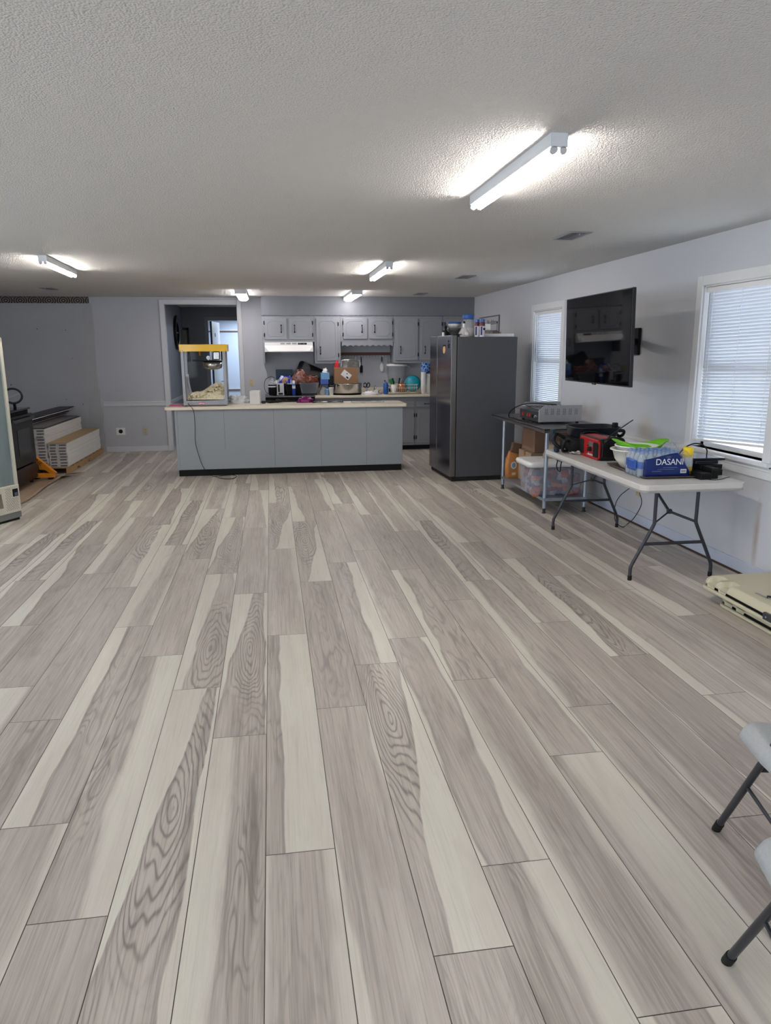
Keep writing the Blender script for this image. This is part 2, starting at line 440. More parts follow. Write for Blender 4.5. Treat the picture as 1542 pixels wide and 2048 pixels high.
def floor():
    me = bpy.data.meshes.new('floor')
    vs, fs, uvs = [], [], []
    A = {k: [] for k in ('seed', 'l0', 'l1', 'r0', 'r1', 'wu', 'wv', 'ws', 'ring', 'tone', 'freq')}
    g = 0.0014
    rr = random.Random(5)
    prints = []
    for i in range(16):
        t = rr.random()
        if t < 0.25: p = (rr.uniform(.25, .5), rr.uniform(.0, .3), -.2, -.2)
        elif t < 0.45: p = (-.2, -.2, rr.uniform(.0, .3), rr.uniform(.25, .55))
        elif t < 0.7: p = (rr.uniform(.05, .2), rr.uniform(.05, .2), rr.uniform(.1, .25), rr.uniform(.05, .2))
        else: p = (-.3, -.3, -.3, -.3)
        prints.append(p + (rr.uniform(.35, .65), rr.uniform(.2, .8), 1.0 if i in (0, 1) else 0.0, rr.choice((.15, .3, .5, .8)), rr.uniform(0, .6), rr.uniform(26, 42), rr.random()))
    for k in range(-24, 16):
        base = BASEY.get(k, rr.uniform(0, PL))
        base -= math.ceil((base + 3.4) / PL) * PL
        last = -1
        for j in range(0, 14):
            y0 = base + j * PL; y1 = y0 + PL
            if y0 > 19.5: break
            x0 = X0 + k * PW; x1 = x0 + PW
            o = len(vs)
            sh = -0.0012
            for (x, y) in ((x0 + g, y0 + g), (x1 - g, y0 + g), (x1 - g, y1 - g), (x0 + g, y1 - g)):
                vs.append((x + sh * (y - 1.6), y, 0))
            fs.append((o, o + 1, o + 2, o + 3))
            flip = rr.random() < 0.5
            q = (0, 0), (PW, 0), (PW, PL), (0, PL)
            uvs += q
            pi = rr.randrange(16)
            while pi == last: pi = rr.randrange(16)
            last = pi
            P = prints[pi]
            if flip: P = (P[3], P[2], P[1], P[0], 1 - P[4], 1 - P[5]) + P[6:]
            seed = P[10]
            near = None
            for (kk, yy), sp in SPECIAL.items():
                if kk == k and abs(yy - (y0 + y1) / 2) < PL / 2:
                    P = sp[:10] if len(sp) >= 10 else sp + (34.0,); seed = abs(math.sin(kk * 12.9 + yy * 4.1))
            for nm, x in zip(('l0', 'l1', 'r0', 'r1', 'wu', 'wv', 'ws', 'ring', 'tone', 'freq'), P): A[nm].append(x)
            A['seed'].append(seed)
    nq = len(fs)
    # dark core seen in the seams, just under the planks, and the slab below
    o = len(vs)
    vs += [(-5.6, -3.3, -0.002), (3.6, -3.3, -0.002), (3.6, 19.6, -0.002), (-5.6, 19.6, -0.002)]
    vs += [(-5.6, -3.3, -0.10), (3.6, -3.3, -0.10), (3.6, 19.6, -0.10), (-5.6, 19.6, -0.10)]
    ex = [(o, o + 1, o + 2, o + 3), (o + 7, o + 6, o + 5, o + 4), (o, o + 4, o + 5, o + 1), (o + 1, o + 5, o + 6, o + 2), (o + 2, o + 6, o + 7, o + 3), (o + 3, o + 7, o + 4, o)]
    fs += ex; uvs += [(0, 0)] * (4 * len(ex))
    for k in A: A[k] += [0.0] * len(ex)
    me.from_pydata(vs, [], fs)
    me.materials.append(plank_material()); me.materials.append(mat('plank_core_seam', (104, 94, 88), 0.8))
    me.polygons.foreach_set('material_index', [0] * nq + [1] * len(ex))
    ul = me.uv_layers.new(name='UVMap')
    ul.data.foreach_set('uv', [c for p in uvs for c in p])
    for k, d in A.items():
        a = me.attributes.new(k, 'FLOAT', 'FACE'); a.data.foreach_set('value', d)
    o = bpy.data.objects.new('floor', me); COL.objects.link(o); o['kind'] = 'structure'
floor()

# ------------------------------------------------------------------ walls
def ceiling_mat():
    m = mat('popcorn_ceiling_paint', (218, 217, 215), 0.8, var=0.02, vscale=0.6)
    N, L, b = nodes_of(m)
    tc = N['Texture Coordinate']
    v = N.new('ShaderNodeTexVoronoi'); v.inputs['Scale'].default_value = 115; v.feature = 'F1'
    n = N.new('ShaderNodeTexNoise'); n.inputs['Scale'].default_value = 170; n.inputs['Detail'].default_value = 0
    for q in (v, n): L.new(tc.outputs['Object'], q.inputs['Vector'])
    a = N.new('ShaderNodeMath'); a.operation = 'SUBTRACT'; L.new(n.outputs['Fac'], a.inputs[0]); L.new(v.outputs['Distance'], a.inputs[1])
    bp = N.new('ShaderNodeBump'); bp.inputs['Strength'].default_value = 0.7; bp.inputs['Distance'].default_value = 0.004
    L.new(a.outputs[0], bp.inputs['Height']); L.new(bp.outputs[0], b.inputs['Normal'])
    return m
XL, YF = -5.3, -3.2
struct('ceiling', MB().box(XL - .15, XR + .3, YF - .15, 19.4, ZC, ZC + .1), ceiling_mat())
# back wall, one mesh around the cased opening
DX0, DX1, DZ = -1.66, -0.51, 2.335
w = MB()
w.box(XL - .1, DX0, YB, YB + .12, 0, ZC).box(DX1, XR + .14, YB, YB + .12, 0, ZC).box(DX0, DX1, YB, YB + .12, DZ, ZC)
struct('wall_back', w, M_wall)
# right wall with two window openings
W1 = (8.23, 9.17, 0.84, 2.07); W2 = (4.52, 5.42, 0.84, 2.07)
w = MB(); t = .14
ys = [YF - .14, W2[0], W2[1], W1[0], W1[1], YB + .12]
for i in (0, 2, 4): w.box(XR, XR + t, ys[i], ys[i + 1], 0, ZC)
for W in (W1, W2):
    w.box(XR, XR + t, W[0], W[1], 0, W[2]).box(XR, XR + t, W[0], W[1], W[3], ZC)
def wall_stain():
    m = M_wallr
    N, L, b = nodes_of(m)
    geo = N.new('ShaderNodeNewGeometry')
    src = b.inputs['Base Color'].links[0].from_socket
    nz = N.new('ShaderNodeTexNoise'); nz.inputs['Scale'].default_value = 7; nz.inputs['Detail'].default_value = 4
    L.new(geo.outputs['Position'], nz.inputs['Vector'])
    # old cooking and water stains, each at its own spot on the wall
    for (y, z, ry, rz, col, amt) in ((6.18, .93, .16, .16, (196, 184, 158), .5), (7.20, 1.02, .12, .10, (194, 184, 160), .45), (7.52, .98, .1, .09, (194, 184, 160), .35), (4.52, .30, .035, .30, (150, 128, 110), .6), (4.75, .5, .18, .2, (176, 178, 190), .4)):
        sp = N.new('ShaderNodeVectorMath'); sp.operation = 'SUBTRACT'; L.new(geo.outputs['Position'], sp.inputs[0]); sp.inputs[1].default_value = (XR, y, z)
        sc = N.new('ShaderNodeVectorMath'); sc.operation = 'DIVIDE'; L.new(sp.outputs[0], sc.inputs[0]); sc.inputs[1].default_value = (1, ry, rz)
        ln = N.new('ShaderNodeVectorMath'); ln.operation = 'LENGTH'; L.new(sc.outputs[0], ln.inputs[0])
        ad = N.new('ShaderNodeMath'); ad.operation = 'ADD'; L.new(ln.outputs['Value'], ad.inputs[0]); L.new(nz.outputs['Fac'], ad.inputs[1])
        mr = N.new('ShaderNodeMapRange'); mr.inputs[1].default_value = .6; mr.inputs[2].default_value = 1.6; mr.inputs[3].default_value = amt; mr.inputs[4].default_value = 0
        L.new(ad.outputs[0], mr.inputs[0])
        mx = N.new('ShaderNodeMix'); mx.data_type = 'RGBA'; L.new(mr.outputs[0], mx.inputs[0]); L.new(src, mx.inputs[6]); mx.inputs[7].default_value = (*lin(col), 1)
        src = mx.outputs[2]
    L.new(src, b.inputs['Base Color'])
    return m
struct('wall_right', w, wall_stain())
# left wall and the wall behind the camera, each with daylight windows
w = MB()
WL = [(0.2, 2.2), (4.0, 6.0)]
yy = [YF - .14, .2, 2.2, 4.0, 6.0, YB]
for i in (0, 2, 4): w.box(XL - .14, XL, yy[i], yy[i + 1], 0, ZC)
for a, b_ in WL: w.box(XL - .14, XL, a, b_, 0, .8).box(XL - .14, XL, a, b_, 2.1, ZC)
struct('wall_left', w, M_wall)
w = MB()
WF = [(-4.2, -2.2), (-0.6, 1.6)]
xx = [XL, -4.2, -2.2, -0.6, 1.6, XR]
for i in (0, 2, 4): w.box(xx[i], xx[i + 1], YF - .14, YF, 0, ZC)
for a, b_ in WF: w.box(a, b_, YF - .14, YF, 0, .8).box(a, b_, YF - .14, YF, 2.1, ZC)
struct('wall_front', w, M_wall)

# unpainted wallboard patch with torn paint edge, at left of the back wall
pts = [(XL, 0.0), (-2.715, 0.0), (-2.715, .12), (-2.70, .3), (-2.72, .34), (-2.715, .52), (-2.70, .60), (-2.705, .70), (-2.725, .74), (-2.73, .83), (-2.725, 1.0), (-2.745, 1.02),
       (-2.74, 1.06), (-2.75, 1.3), (-2.745, 1.6), (-2.74, 1.86), (-2.73, 1.88), (-2.735, 2.05), (-2.74, 2.33), (XL, 2.33)]
m = mat('bare_wallboard', (172, 174, 180), 0.75, var=0.06, vscale=2.5, bump=0.05, bscale=30)
N, L, b = nodes_of(m)
struct('wall_patch', MB().prism(pts, YB - .004, YB + .001, 'y'), m)
w = MB()
w.prism([(-2.94, 0.0), (-2.85, 0.0), (-2.74, 0.0), (-2.73, .7), (-2.77, 1.3), (-2.76, 2.32), (-2.88, 2.31), (-2.90, 1.6), (-2.87, 1.1), (-2.93, .7)], YB - .0055, YB - .003, 'y')
struct('trim_1', w, mat('joint_compound', (172, 173, 176), 0.8, var=0.08, vscale=6))
w = MB()
for (x, z, r) in ((-3.58, 1.95, .008), (-3.16, 1.93, .007), (-3.1, 1.5, .006), (-4.05, 1.1, .01), (-3.25, .86, .007), (-3.0, .78, .008), (-4.1, .84, .007), (-3.95, .72, .006), (-3.4, .77, .005)):
    w.cyl((x, YB - .0045, z), (x, YB - .0065, z), r, n=8)
struct('trim_2', w, mat('wall_nail_hole', (70, 72, 78), 0.8))
# old patterned wallpaper border
m = mat('damask_wallpaper_border', (84, 74, 76), 0.7, var=0)
N, L, b = nodes_of(m)
tc = N['Texture Coordinate']
sp = N.new('ShaderNodeSeparateXYZ'); L.new(tc.outputs['Object'], sp.inputs[0])
def mm(op, a, c=None):
    n = N.new('ShaderNodeMath'); n.operation = op
    for i, x in enumerate((a, c)):
        if x is None: continue
        if hasattr(x, 'links'): L.new(x, n.inputs[i])
        else: n.inputs[i].default_value = x
    return n.outputs[0]
px = mm('PINGPONG', sp.outputs[0], 0.105)
pz = mm('ABSOLUTE', mm('SUBTRACT', sp.outputs[2], 2.375))
rr_ = mm('SQRT', mm('ADD', mm('POWER', px, 2.0), mm('POWER', mm('MULTIPLY', pz, 1.4), 2.0)))
s1 = mm('GREATER_THAN', mm('SINE', mm('ADD', mm('MULTIPLY', rr_, 150.0), mm('MULTIPLY', px, 40.0))), 0.45)
mx = N.new('ShaderNodeMix'); mx.data_type = 'RGBA'; L.new(s1, mx.inputs[0])
mx.inputs[6].default_value = (*lin((50, 43, 48)), 1); mx.inputs[7].default_value = (*lin((146, 132, 126)), 1)
L.new(mx.outputs[2], b.inputs['Base Color'])
struct('trim_3', MB().box(XL, -2.775, YB - .003, YB + .001, 2.335, ZC), m)

# cased opening: casing, jambs
w = MB()
w.box(-1.722, -1.66, YB - .018, YB + .002, 0, 2.335 + .062).box(-.51, -.448, YB - .018, YB + .002, 0, 2.335 + .062).box(-1.66, -.51, YB - .018, YB + .002, 2.335, 2.397)
w.box(-1.664, -1.648, YB - .004, YB + .125, 0, 2.335).box(-.522, -.506, YB - .004, YB + .125, 0, 2.335).box(-1.66, -.51, YB - .004, YB + .125, 2.325, 2.339)
struct('door_1', w, M_grey_trim, bevel=.004)
# chair rails and baseboards
def rail(x0, x1, y, z=.742):
    w = MB()
    w.box(x0, x1, y - .014, y + .001, z, z + .072).box(x0, x1, y - .022, y, z + .052, z + .066)
    return w
struct('trim_4', rail(-2.69, -1.722, YB), M_grey_trim, bevel=.003)
w = MB().box(-2.70, -1.722, YB - .013, YB + .001, 0, .085)
struct('baseboard_back', w, M_grey_trim, bevel=.003)
w = MB().box(XR - .014, XR + .001, YF, YB - .7, .72, .80).box(XR - .022, XR, YF, YB - .7, .775, .79)
struct('trim_5', w, M_white_trim, bevel=.003)
struct('baseboard_right', MB().box(XR - .013, XR + .001, YF, YB, .012, .098), mat('baseboard_blue_white', (196, 204, 222), .45), bevel=.003)
struct('trim_6', MB().box(XR - .022, XR - .012, YF, YB - .7, .0, .014), mat('brown_baseboard_strip', (74, 48, 36), .7))  # brown strip along the foot of the baseboard

# grey soffit over the cabinets with its scalloped lower trim
UF = 12.02
struct('wall_soffit', MB().box(-.126, XR, UF + .004, YB, 2.13, ZC), M_soffit)
def scallop(x0, x1, ztop, h, amp, pitch):
    P = [(x1, ztop), (x0, ztop)]
    n = int((x1 - x0) / pitch * 8)
    for i in range(n + 1):
        x = x0 + (x1 - x0) * i / n
        P.append((x, ztop - h + amp * abs(math.sin(PI * (x - x0) / pitch))))
    return P
struct('trim_7', MB().prism(scallop(-.126, XR - .01, 2.175, .045, .020, .085), UF - .014, UF + .006, 'y'), M_soffit)

# ------------------------------------------------------------------ hall seen through the opening
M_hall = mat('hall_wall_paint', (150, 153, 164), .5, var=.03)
M_hallf = mat('hall_far_wall_shaded_paint', (118, 119, 126), .55, var=.03)  # hall paint darkened, the far wall's shade is put into the colour
HY = 15.1
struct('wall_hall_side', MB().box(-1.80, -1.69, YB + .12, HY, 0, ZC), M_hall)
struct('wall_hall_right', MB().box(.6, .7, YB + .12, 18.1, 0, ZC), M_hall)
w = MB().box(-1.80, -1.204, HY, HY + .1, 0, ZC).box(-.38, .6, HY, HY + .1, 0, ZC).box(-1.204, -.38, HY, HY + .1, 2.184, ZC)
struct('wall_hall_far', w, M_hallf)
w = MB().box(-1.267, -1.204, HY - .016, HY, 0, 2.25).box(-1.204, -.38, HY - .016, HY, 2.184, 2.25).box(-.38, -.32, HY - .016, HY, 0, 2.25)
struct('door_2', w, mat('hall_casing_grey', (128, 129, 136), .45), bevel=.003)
w = MB().box(-1.692, -1.676, YB + .12, HY, .735, .80).box(-1.692, -1.668, YB + .12, HY, .782, .795)
struct('trim_8', w, M_grey_trim, bevel=.003)
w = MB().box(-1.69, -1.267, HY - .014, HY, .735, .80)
struct('trim_9', w, mat('hall_rail_shaded_grey', (124, 126, 134), .45), bevel=.003)  # rail colour darkened along with the shaded far wall
M_lroom = mat('far_room_pale_blue_wall', (196, 208, 226), .5, var=.03)
w = MB().box(-1.9, .6, 17.5, 17.6, 0, ZC).box(-1.95, -1.85, HY + .1, 17.6, 0, ZC)
struct('wall_far_room', w, M_lroom)
struct('trim_10', MB().box(-1.9, .6, 17.48, 17.5, 2.02, 2.05).box(-1.9, .6, 17.48, 17.5, .705, .735), mat('far_room_dark_rail', (96, 84, 84), .6))
struct('trim_11', MB().box(-1.9, .6, 17.485, 17.5, 2.05, 2.075).box(-1.9, .6, 17.485, 17.5, .735, .76), M_white_trim)
# white door standing ajar in the far doorway
d = thing('interior_door', 'white interior door standing ajar in the far hall doorway', 'door', (-1.15, HY + .05, 0), R(83))
build('panel', MB().box(0, .78, -.018, .018, .01, 2.17), mat('white_door_paint', (225, 232, 242), .4), d, bevel=.003)
build('edge_strip', MB().box(-.006, .001, -.018, .018, .01, 2.17), mat('door_edge_dark', (50, 46, 46), .6), d)
k = MB().cyl((.70, -.018, .98), (.70, -.075, .98), .012).sphere((.70, -.085, .98), .028)
build('door_knob', k, M_steelb, d)
build('hinge', MB().box(-.01, .004, -.024, -.014, 1.78, 1.87).box(-.01, .004, -.024, -.014, .25, .34), M_steelb, d)
build('notice', MB().box(.26, .33, -.021, -.018, 1.88, 1.95), mat('dark_notice', (70, 74, 82), .6), d)
# round black framed wall clock-like mirror on the hall side wall
t = thing('round_mirror', 'round black framed mirror on the side wall of the hall', 'mirror', (-1.69, 14.03, 1.93), 0)
def ringpts(r, n=40): return [(0, r * math.cos(2 * PI * i / n), r * math.sin(2 * PI * i / n)) for i in range(n)]
fr = MB()
prof = [(.295, .0), (.31, .03), (.285, .045), (.215, .035), (.20, .012), (.20, 0)]
MX = Matrix(((0, 0, 1, 0), (1, 0, 0, 0), (0, 1, 0, 0), (0, 0, 0, 1)))
fr.lathe(prof, 40, M=MX, cap0=False, cap1=False)
build('mirror_frame', fr, M_black, t)
build('mirror_glass', MB().lathe([(.21, .004), (.21, .012)], 40, M=MX), M_chrome, t)
build('glazing_bar', MB().box(.012, .022, -.205, .205, -.012, .012), M_black, t)
t = thing('picture_frame', 'black picture frame on the dark far wall of the hall', 'picture frame', (-1.60, HY - .02, 1.70))
build('frame', MB().box(-.09, .03, -.01, .012, .30, .345).box(-.012, .03, -.01, .012, -.30, .345).box(-.09, .03, -.01, .012, -.30, -.262), M_black, t, bevel=.003)
build('print', MB().box(-.09, -.01, 0, .01, -.27, .305), mat('picture_print', (120, 120, 112), .5), t)

# ------------------------------------------------------------------ windows and blinds on the right wall
M_blind = mat('white_blind_slat', (232, 234, 238), .45, var=.02)
N, L, b = nodes_of(M_blind)
tr = N.new('ShaderNodeBsdfTranslucent'); tr.inputs['Color'].default_value = (.8, .88, 1, 1)
ms = N.new('ShaderNodeMixShader'); ms.inputs[0].default_value = .22
out = N['Material Output']; L.new(b.outputs[0], ms.inputs[1]); L.new(tr.outputs[0], ms.inputs[2]); L.new(ms.outputs[0], out.inputs[0])
M_pane = mat('window_glass', (240, 246, 250), 0.0, alpha=.08, var=0)
def window(i, W, label, tilt, gap, skew):
    y0, y1, z0, z1 = W
    t = thing('window_%d' % i, None, None, (XR, (y0 + y1) / 2, z0)); t['kind'] = 'structure'
    h = (y1 - y0) / 2; H = z1 - z0; c = .075
    w = MB().box(-.018, .002, -h - c, -h, -.06, H + c).box(-.018, .002, h, h + c, -.06, H + c).box(-.018, .002, -h, h, H, H + c)
    build('window_casing', w, M_white_trim, t, bevel=.004)
    w = MB().box(-.05, .10, -h - c - .02, h + c + .02, -.03, 0).box(-.016, .002, -h - c, h + c, -.12, -.03)
    build('window_sill', w, M_white_trim, t, bevel=.004)
    w = MB().box(0, .14, -h - .002, -h + .012, 0, H).box(0, .14, h - .012, h + .002, 0, H).box(0, .14, -h, h, H - .012, H + .002)
    build('window_jamb', w, M_white_trim, t)
    w = MB()
    for (a, b_) in ((0.0, H / 2 + .02), (H / 2 - .02, H)):
        w.box(.075, .115, -h + .01, -h + .05, a, b_).box(.075, .115, h - .05, h - .01, a, b_).box(.075, .115, -h + .01, h - .01, a, a + .04).box(.075, .115, -h + .01, h - .01, b_ - .04, b_)
    build('window_sash', w, M_white, t, bevel=.003)
    build('window_pane', MB().box(.094, .098, -h + .04, h - .04, .03, H - .03), M_pane, t)
    bl = thing('window_blind', label, 'window blind', (XR + .035, (y0 + y1) / 2, z0), group='white slatted blinds on the right wall')
    build('headrail', MB().box(-.022, .022, -h + .016, h - .016, H - .05, H - .014), M_white, bl, bevel=.003)
    s = MB(); n = int((H - .07 - gap) / .0238)
    for k in range(n):
        f = (k + 1) / n
        z = H - .06 - k * .0238
        dz = skew * f * .5
        yw = h - .018
        T = tilt
        Mx = Matrix.Translation((0, 0, z)) @ Matrix.Rotation(dz / yw if yw else 0, 4, 'X') @ Matrix.Rotation(T, 4, 'Y')
        P = [(-.0125, 0.0), (-.004, .0018), (.004, .0018), (.0125, 0.0), (.004, .0009), (-.004, .0009)]
        s.prism(P, -yw, yw, 'y', M=Mx)
    build('slats', s, M_blind, bl)
    zb = H - .06 - n * .0238
    Mx = Matrix.Translation((0, 0, zb)) @ Matrix.Rotation(skew * .5 / (h - .018), 4, 'X')
    build('bottom_rail', MB().box(-.014, .014, -h + .018, h - .018, -.012, .004, M=Mx), M_white, bl, bevel=.002)
    cds = MB()
    for yy in (-h * .78, 0.0, h * .78):
        cds.cyl((-.015, yy, H - .05), (-.015, yy, zb), .0013, n=6).cyl((.015, yy, H - .05), (.015, yy, zb), .0013, n=6)
    build('ladder_cord', cds, M_white, bl)
    build('tilt_wand', MB().cyl((-.026, h * .86, H - .06), (-.03, h * .84, H - .62), .0035, n=6), mat('clear_grey_wand', (150, 152, 158), .3), bl)
window(1, W1, 'white slatted blind in the far window, partly behind the television', R(64), .01, 0)
window(2, W2, 'white slatted blind in the near window, bottom rail hanging above the sill', R(66), .05, -.05)
# daylight beyond the glass
wd = bpy.data.worlds.new('daylight'); SC.world = wd; wd.use_nodes = True
bg = wd.node_tree.nodes['Background']; bg.inputs[0].default_value = (.80, .90, 1.0, 1); bg.inputs[1].default_value = WORLD = 1.5
def add_area_light(name, loc, rot, sx, sy, power, col=(.78, .88, 1.0)):
    l = bpy.data.lights.new(name, 'AREA'); l.shape = 'RECTANGLE'; l.size = sx; l.size_y = sy
    l.energy = power; l.color = col
    o = bpy.data.objects.new(name, l); COL.objects.link(o); o.location = loc; o.rotation_euler = rot
    return o
PWR = 44
for a, b_ in WL: add_area_light('window_daylight', (XL - .10, (a + b_) / 2, 1.45), (0, R(-90), 0), 1.25, b_ - a - .05, PWR)
for a, b_ in WF: add_area_light('window_daylight', ((a + b_) / 2, YF - .10, 1.45), (R(90), 0, 0), b_ - a - .05, 1.25, PWR)
add_area_light('window_daylight', (-.4, 16.6, 2.30), (0, 0, 0), .9, .9, 34, (.80, .90, 1.0))  # unseen cool light under the far room's ceiling, no window there
# the right-hand windows let in daylight past the slats
for W in (W1, W2):
    add_area_light('window_daylight', (XR + .2, (W[0] + W[1]) / 2, 1.45), (0, R(90), 0), 1.2, .9, 5)

# ------------------------------------------------------------------ ceiling fixtures
M_tube = mat('lit_fluorescent_tube', (255, 255, 255), .3, var=0, emit=(255, 248, 240), estr=TUBE)
M_fix = mat('white_enamel_fixture', (222, 226, 230), .35, var=.02)
def strip_light(label, x, y0, rz=0):
    t = thing('strip_light', label, 'ceiling light', (x, y0, ZC), rz, group='fluorescent strip lights on the ceiling')
    build('housing', MB().prism([(-.035, 0), (.035, 0), (.035, -.050), (.028, -.054), (-.028, -.054), (-.035, -.050)], 0, 1.22, 'y'), M_fix, t)
    for s in (-1, 1):
        build('lamp_tube', MB().cyl((s * .0185, .02, -.0625), (s * .0185, 1.20, -.0625), .0127, n=14), M_tube, t)
        for y in (.0, 1.20): build('socket', MB().cyl((s * .0185, y, -.0625), (s * .0185, y + .02, -.0625), .0142, n=14), mat('socket_grey', (200, 196, 200), .4), t)
    return t
a = strip_light('longest looking lit twin tube strip light, nearest the camera', 1.16, 3.0, R(0))
dup(a, 'lit twin tube strip light at the far left of the ceiling', (-1.97, 7.18, ZC), R(2))
dup(a, 'lit twin tube strip light in the middle, between the nearest one and the soffit', (1.16, 7.3, ZC), R(0))
dup(a, 'added unseen twin tube strip light behind the camera at right', (1.16, -1.6, ZC))  # this and the next two are unseen lights added to brighten the room
dup(a, 'added twin tube strip light overhead at left, outside the view', (-1.97, -1.2, ZC))
dup(a, 'added twin tube strip light over the left side of the room, outside the view', (-4.2, 3.0, ZC))
M_lens = mat('lit_wrap_lens', (255, 255, 255), .3, var=0, emit=(255, 248, 246), estr=LENS)
def wrap_light(label, x, y0):
    t = thing('wrap_light', label, 'ceiling light', (x, y0, ZC), 0, group='boxy lens lights over the kitchen')
    build('housing', MB().box(-.075, .075, 0, 1.2, -.035, 0), M_fix, t, bevel=.006)
    build('end_cap', MB().box(-.078, .078, -.006, .012, -.062, 0), M_fix, t, bevel=.004)
    build('end_cap', MB().box(-.078, .078, 1.188, 1.206, -.062, 0), M_fix, t, bevel=.004)
    build('lens', MB().prism([(-.07, -.034), (.07, -.034), (.066, -.066), (.04, -.08), (-.04, -.08), (-.066, -.066)], .012, 1.188, 'y'), M_lens, t)
    return t
a = wrap_light('boxy lit lens light above the cased opening, leaning left of the soffit', -.39, 10.75)
dup(a, 'boxy lit lens light in front of the grey soffit', (1.24, 10.75, ZC))
M_vent = mat('vent_grey', (150, 151, 156), .45, metal=.2)
def vent(label, x, y):
    t = thing('ceiling_vent', label, 'ceiling vent', (x, y, ZC), 0, group='ceiling air vents')
    build('frame', MB().box(-.085, .085, -.19, -.165, -.008, 0).box(-.085, .085, .165, .19, -.008, 0).box(-.085, -.06, -.165, .165, -.008, 0).box(.06, .085, -.165, .165, -.008, 0), M_vent, t, bevel=.002)
    s = MB()
    for i in range(9):
        s.box(-.006, .006, -.165, .165, -.001, .001, M=Matrix.Translation((-.052 + .013 * i, 0, -.006)) @ Matrix.Rotation(R(35 if i > 4 else -35), 4, 'Y'))
    build('louvre', s, M_vent, t)
    build('damper', MB().box(-.06, .06, -.165, .165, -.002, 0), mat('vent_dark_inside', (70, 72, 78), .6), t)
    build('lever', MB().box(-.004, .004, -.15, -.135, -.022, -.006), M_vent, t)
    return t
a = vent('ceiling vent nearest the camera, right of the nearest strip light', 2.265, 5.53)
dup(a, 'ceiling vent between the middle strip light and the right wall', (2.278, 8.7, ZC))
dup(a, 'ceiling vent furthest away, just in front of the soffit', (2.28, 11.36, ZC))
dup(a, 'ceiling vent at far left above the wallpaper border', (-2.93, 10.8, ZC))

def film(name, c1, c2, sc=9, rough=.2, alpha=1):
    if name in MATS: return MATS[name]
    m = mat(name, c1, rough, var=0, bump=.35, bscale=22, alpha=alpha)
    N, L, b = nodes_of(m)
    n = N.new('ShaderNodeTexNoise'); n.inputs['Scale'].default_value = sc; n.inputs['Detail'].default_value = 3
    L.new(N['Texture Coordinate'].outputs['Object'], n.inputs['Vector'])
    r = N.new('ShaderNodeValToRGB'); L.new(n.outputs['Fac'], r.inputs[0])
    cs = [c1] + list(c2)
    r.color_ramp.interpolation = 'CONSTANT' if len(cs) > 2 else 'LINEAR'
    while len(r.color_ramp.elements) < len(cs): r.color_ramp.elements.new(.5)
    for i, c in enumerate(cs):
        r.color_ramp.elements[i].position = .32 + .36 * i / max(1, len(cs) - 1) if i else 0
        r.color_ramp.elements[i].color = (*lin(c), 1)
    L.new(r.outputs[0], b.inputs['Base Color'])
    return m
# ------------------------------------------------------------------ cabinets
def pull(L=.10, horiz=False):
    m = MB()
    pts = [(0, 0, -L / 2), (0, -.012, -L * .46), (0, -.022, -L * .25), (0, -.024, 0), (0, -.022, L * .25), (0, -.012, L * .46), (0, 0, L / 2)]
    if horiz: pts = [(z, y, x) for x, y, z in pts]
    m.tube(pts, [.0045] * 37 if False else .005, n=8)
    for e in (-1, 1):
        c = (0, -.003, e * L * .5) if not horiz else (e * L * .5, -.003, 0)
        m.lathe([(.012, 0), (.012, .004), (.004, .007)], 8, M=Matrix.Translation(c) @ Matrix.Rotation(R(90), 4, 'X'))
    mid = (0, -.024, 0)
    m.sphere(mid, .0075, 8, 6)
    return m
def door_panel(w, h, clip):
    """routed line on a cabinet door, corners stepped in when clip"""
    a = w / 2 - .045; b = h / 2 - .045; c = min(.05, a * .35)
    if clip: P = [(-a + c, -b), (a - c, -b), (a, -b + c), (a, b - c), (a - c, b), (-a + c, b), (-a, b - c), (-a, -b + c)]
    else: P = [(-a, -b), (a, -b), (a, b), (-a, b)]
    s = .006; q = MB()
    n = len(P)
    for i in range(n):
        x0, z0 = P[i]; x1, z1 = P[(i + 1) % n]
        q.tube([(x0, -.0005, z0), (x1, -.0005, z1)], .0028, n=6, curve=False)
    return q
def cab_door(parent, x0, x1, z0, z1, hinge, handle, clip=False, y=0.0, name='door'):
    """door in cabinet-local coordinates; front face at y, slab .02 thick"""
    cx, cz = (x0 + x1) / 2, (z0 + z1) / 2
    w, h = x1 - x0, z1 - z0
    d = build(name, MB().box(-w / 2, w / 2, 0, .02, -h / 2, h / 2), M_cab, parent, (cx, y - .02, cz), bevel=.004)
    build('panel_moulding', door_panel(w, h, clip), M_cab, d)
    if handle:
        hx, hz, hor = handle
        build('pull_handle', pull(.105, hor), M_iron, d, (hx - cx, -.001, hz - cz))
    if hinge:
        hm = MB(); s = -1 if hinge == 'L' else 1
        for zz in (-h / 2 + .07, h / 2 - .07) if h < .5 else (-h / 2 + .09, h / 2 - .09):
            hm = MB()
            hm.cyl((0, 0, -.03), (0, 0, .03), .005, n=8).box(-.004 if s > 0 else -.012, .012 if s > 0 else .004, -.001, .003, -.026, .026)
            build('hinge', hm, M_iron, d, (s * w / 2, -.003, zz))
    return d
def upper(label, x0, x1, z0, doors, extra=None):
    t = thing('wall_cabinet', label, 'kitchen cabinet', (x0, UF, z0), group='grey wall cabinets under the soffit')
    w = x1 - x0; h = 2.132 - z0
    m = MB().box(.0005, w - .0005, 0, YB - UF - .001, 0, h)
    if extra: extra(m)
    build('cabinet_body', m, M_cab, t, bevel=.003)
    for (a, b_, c, e, hg, hx, hz, clip) in doors:
        cab_door(t, a - x0, b_ - x0, c - z0, e - z0, hg, (hx - x0, hz - z0, False), clip)
    return t
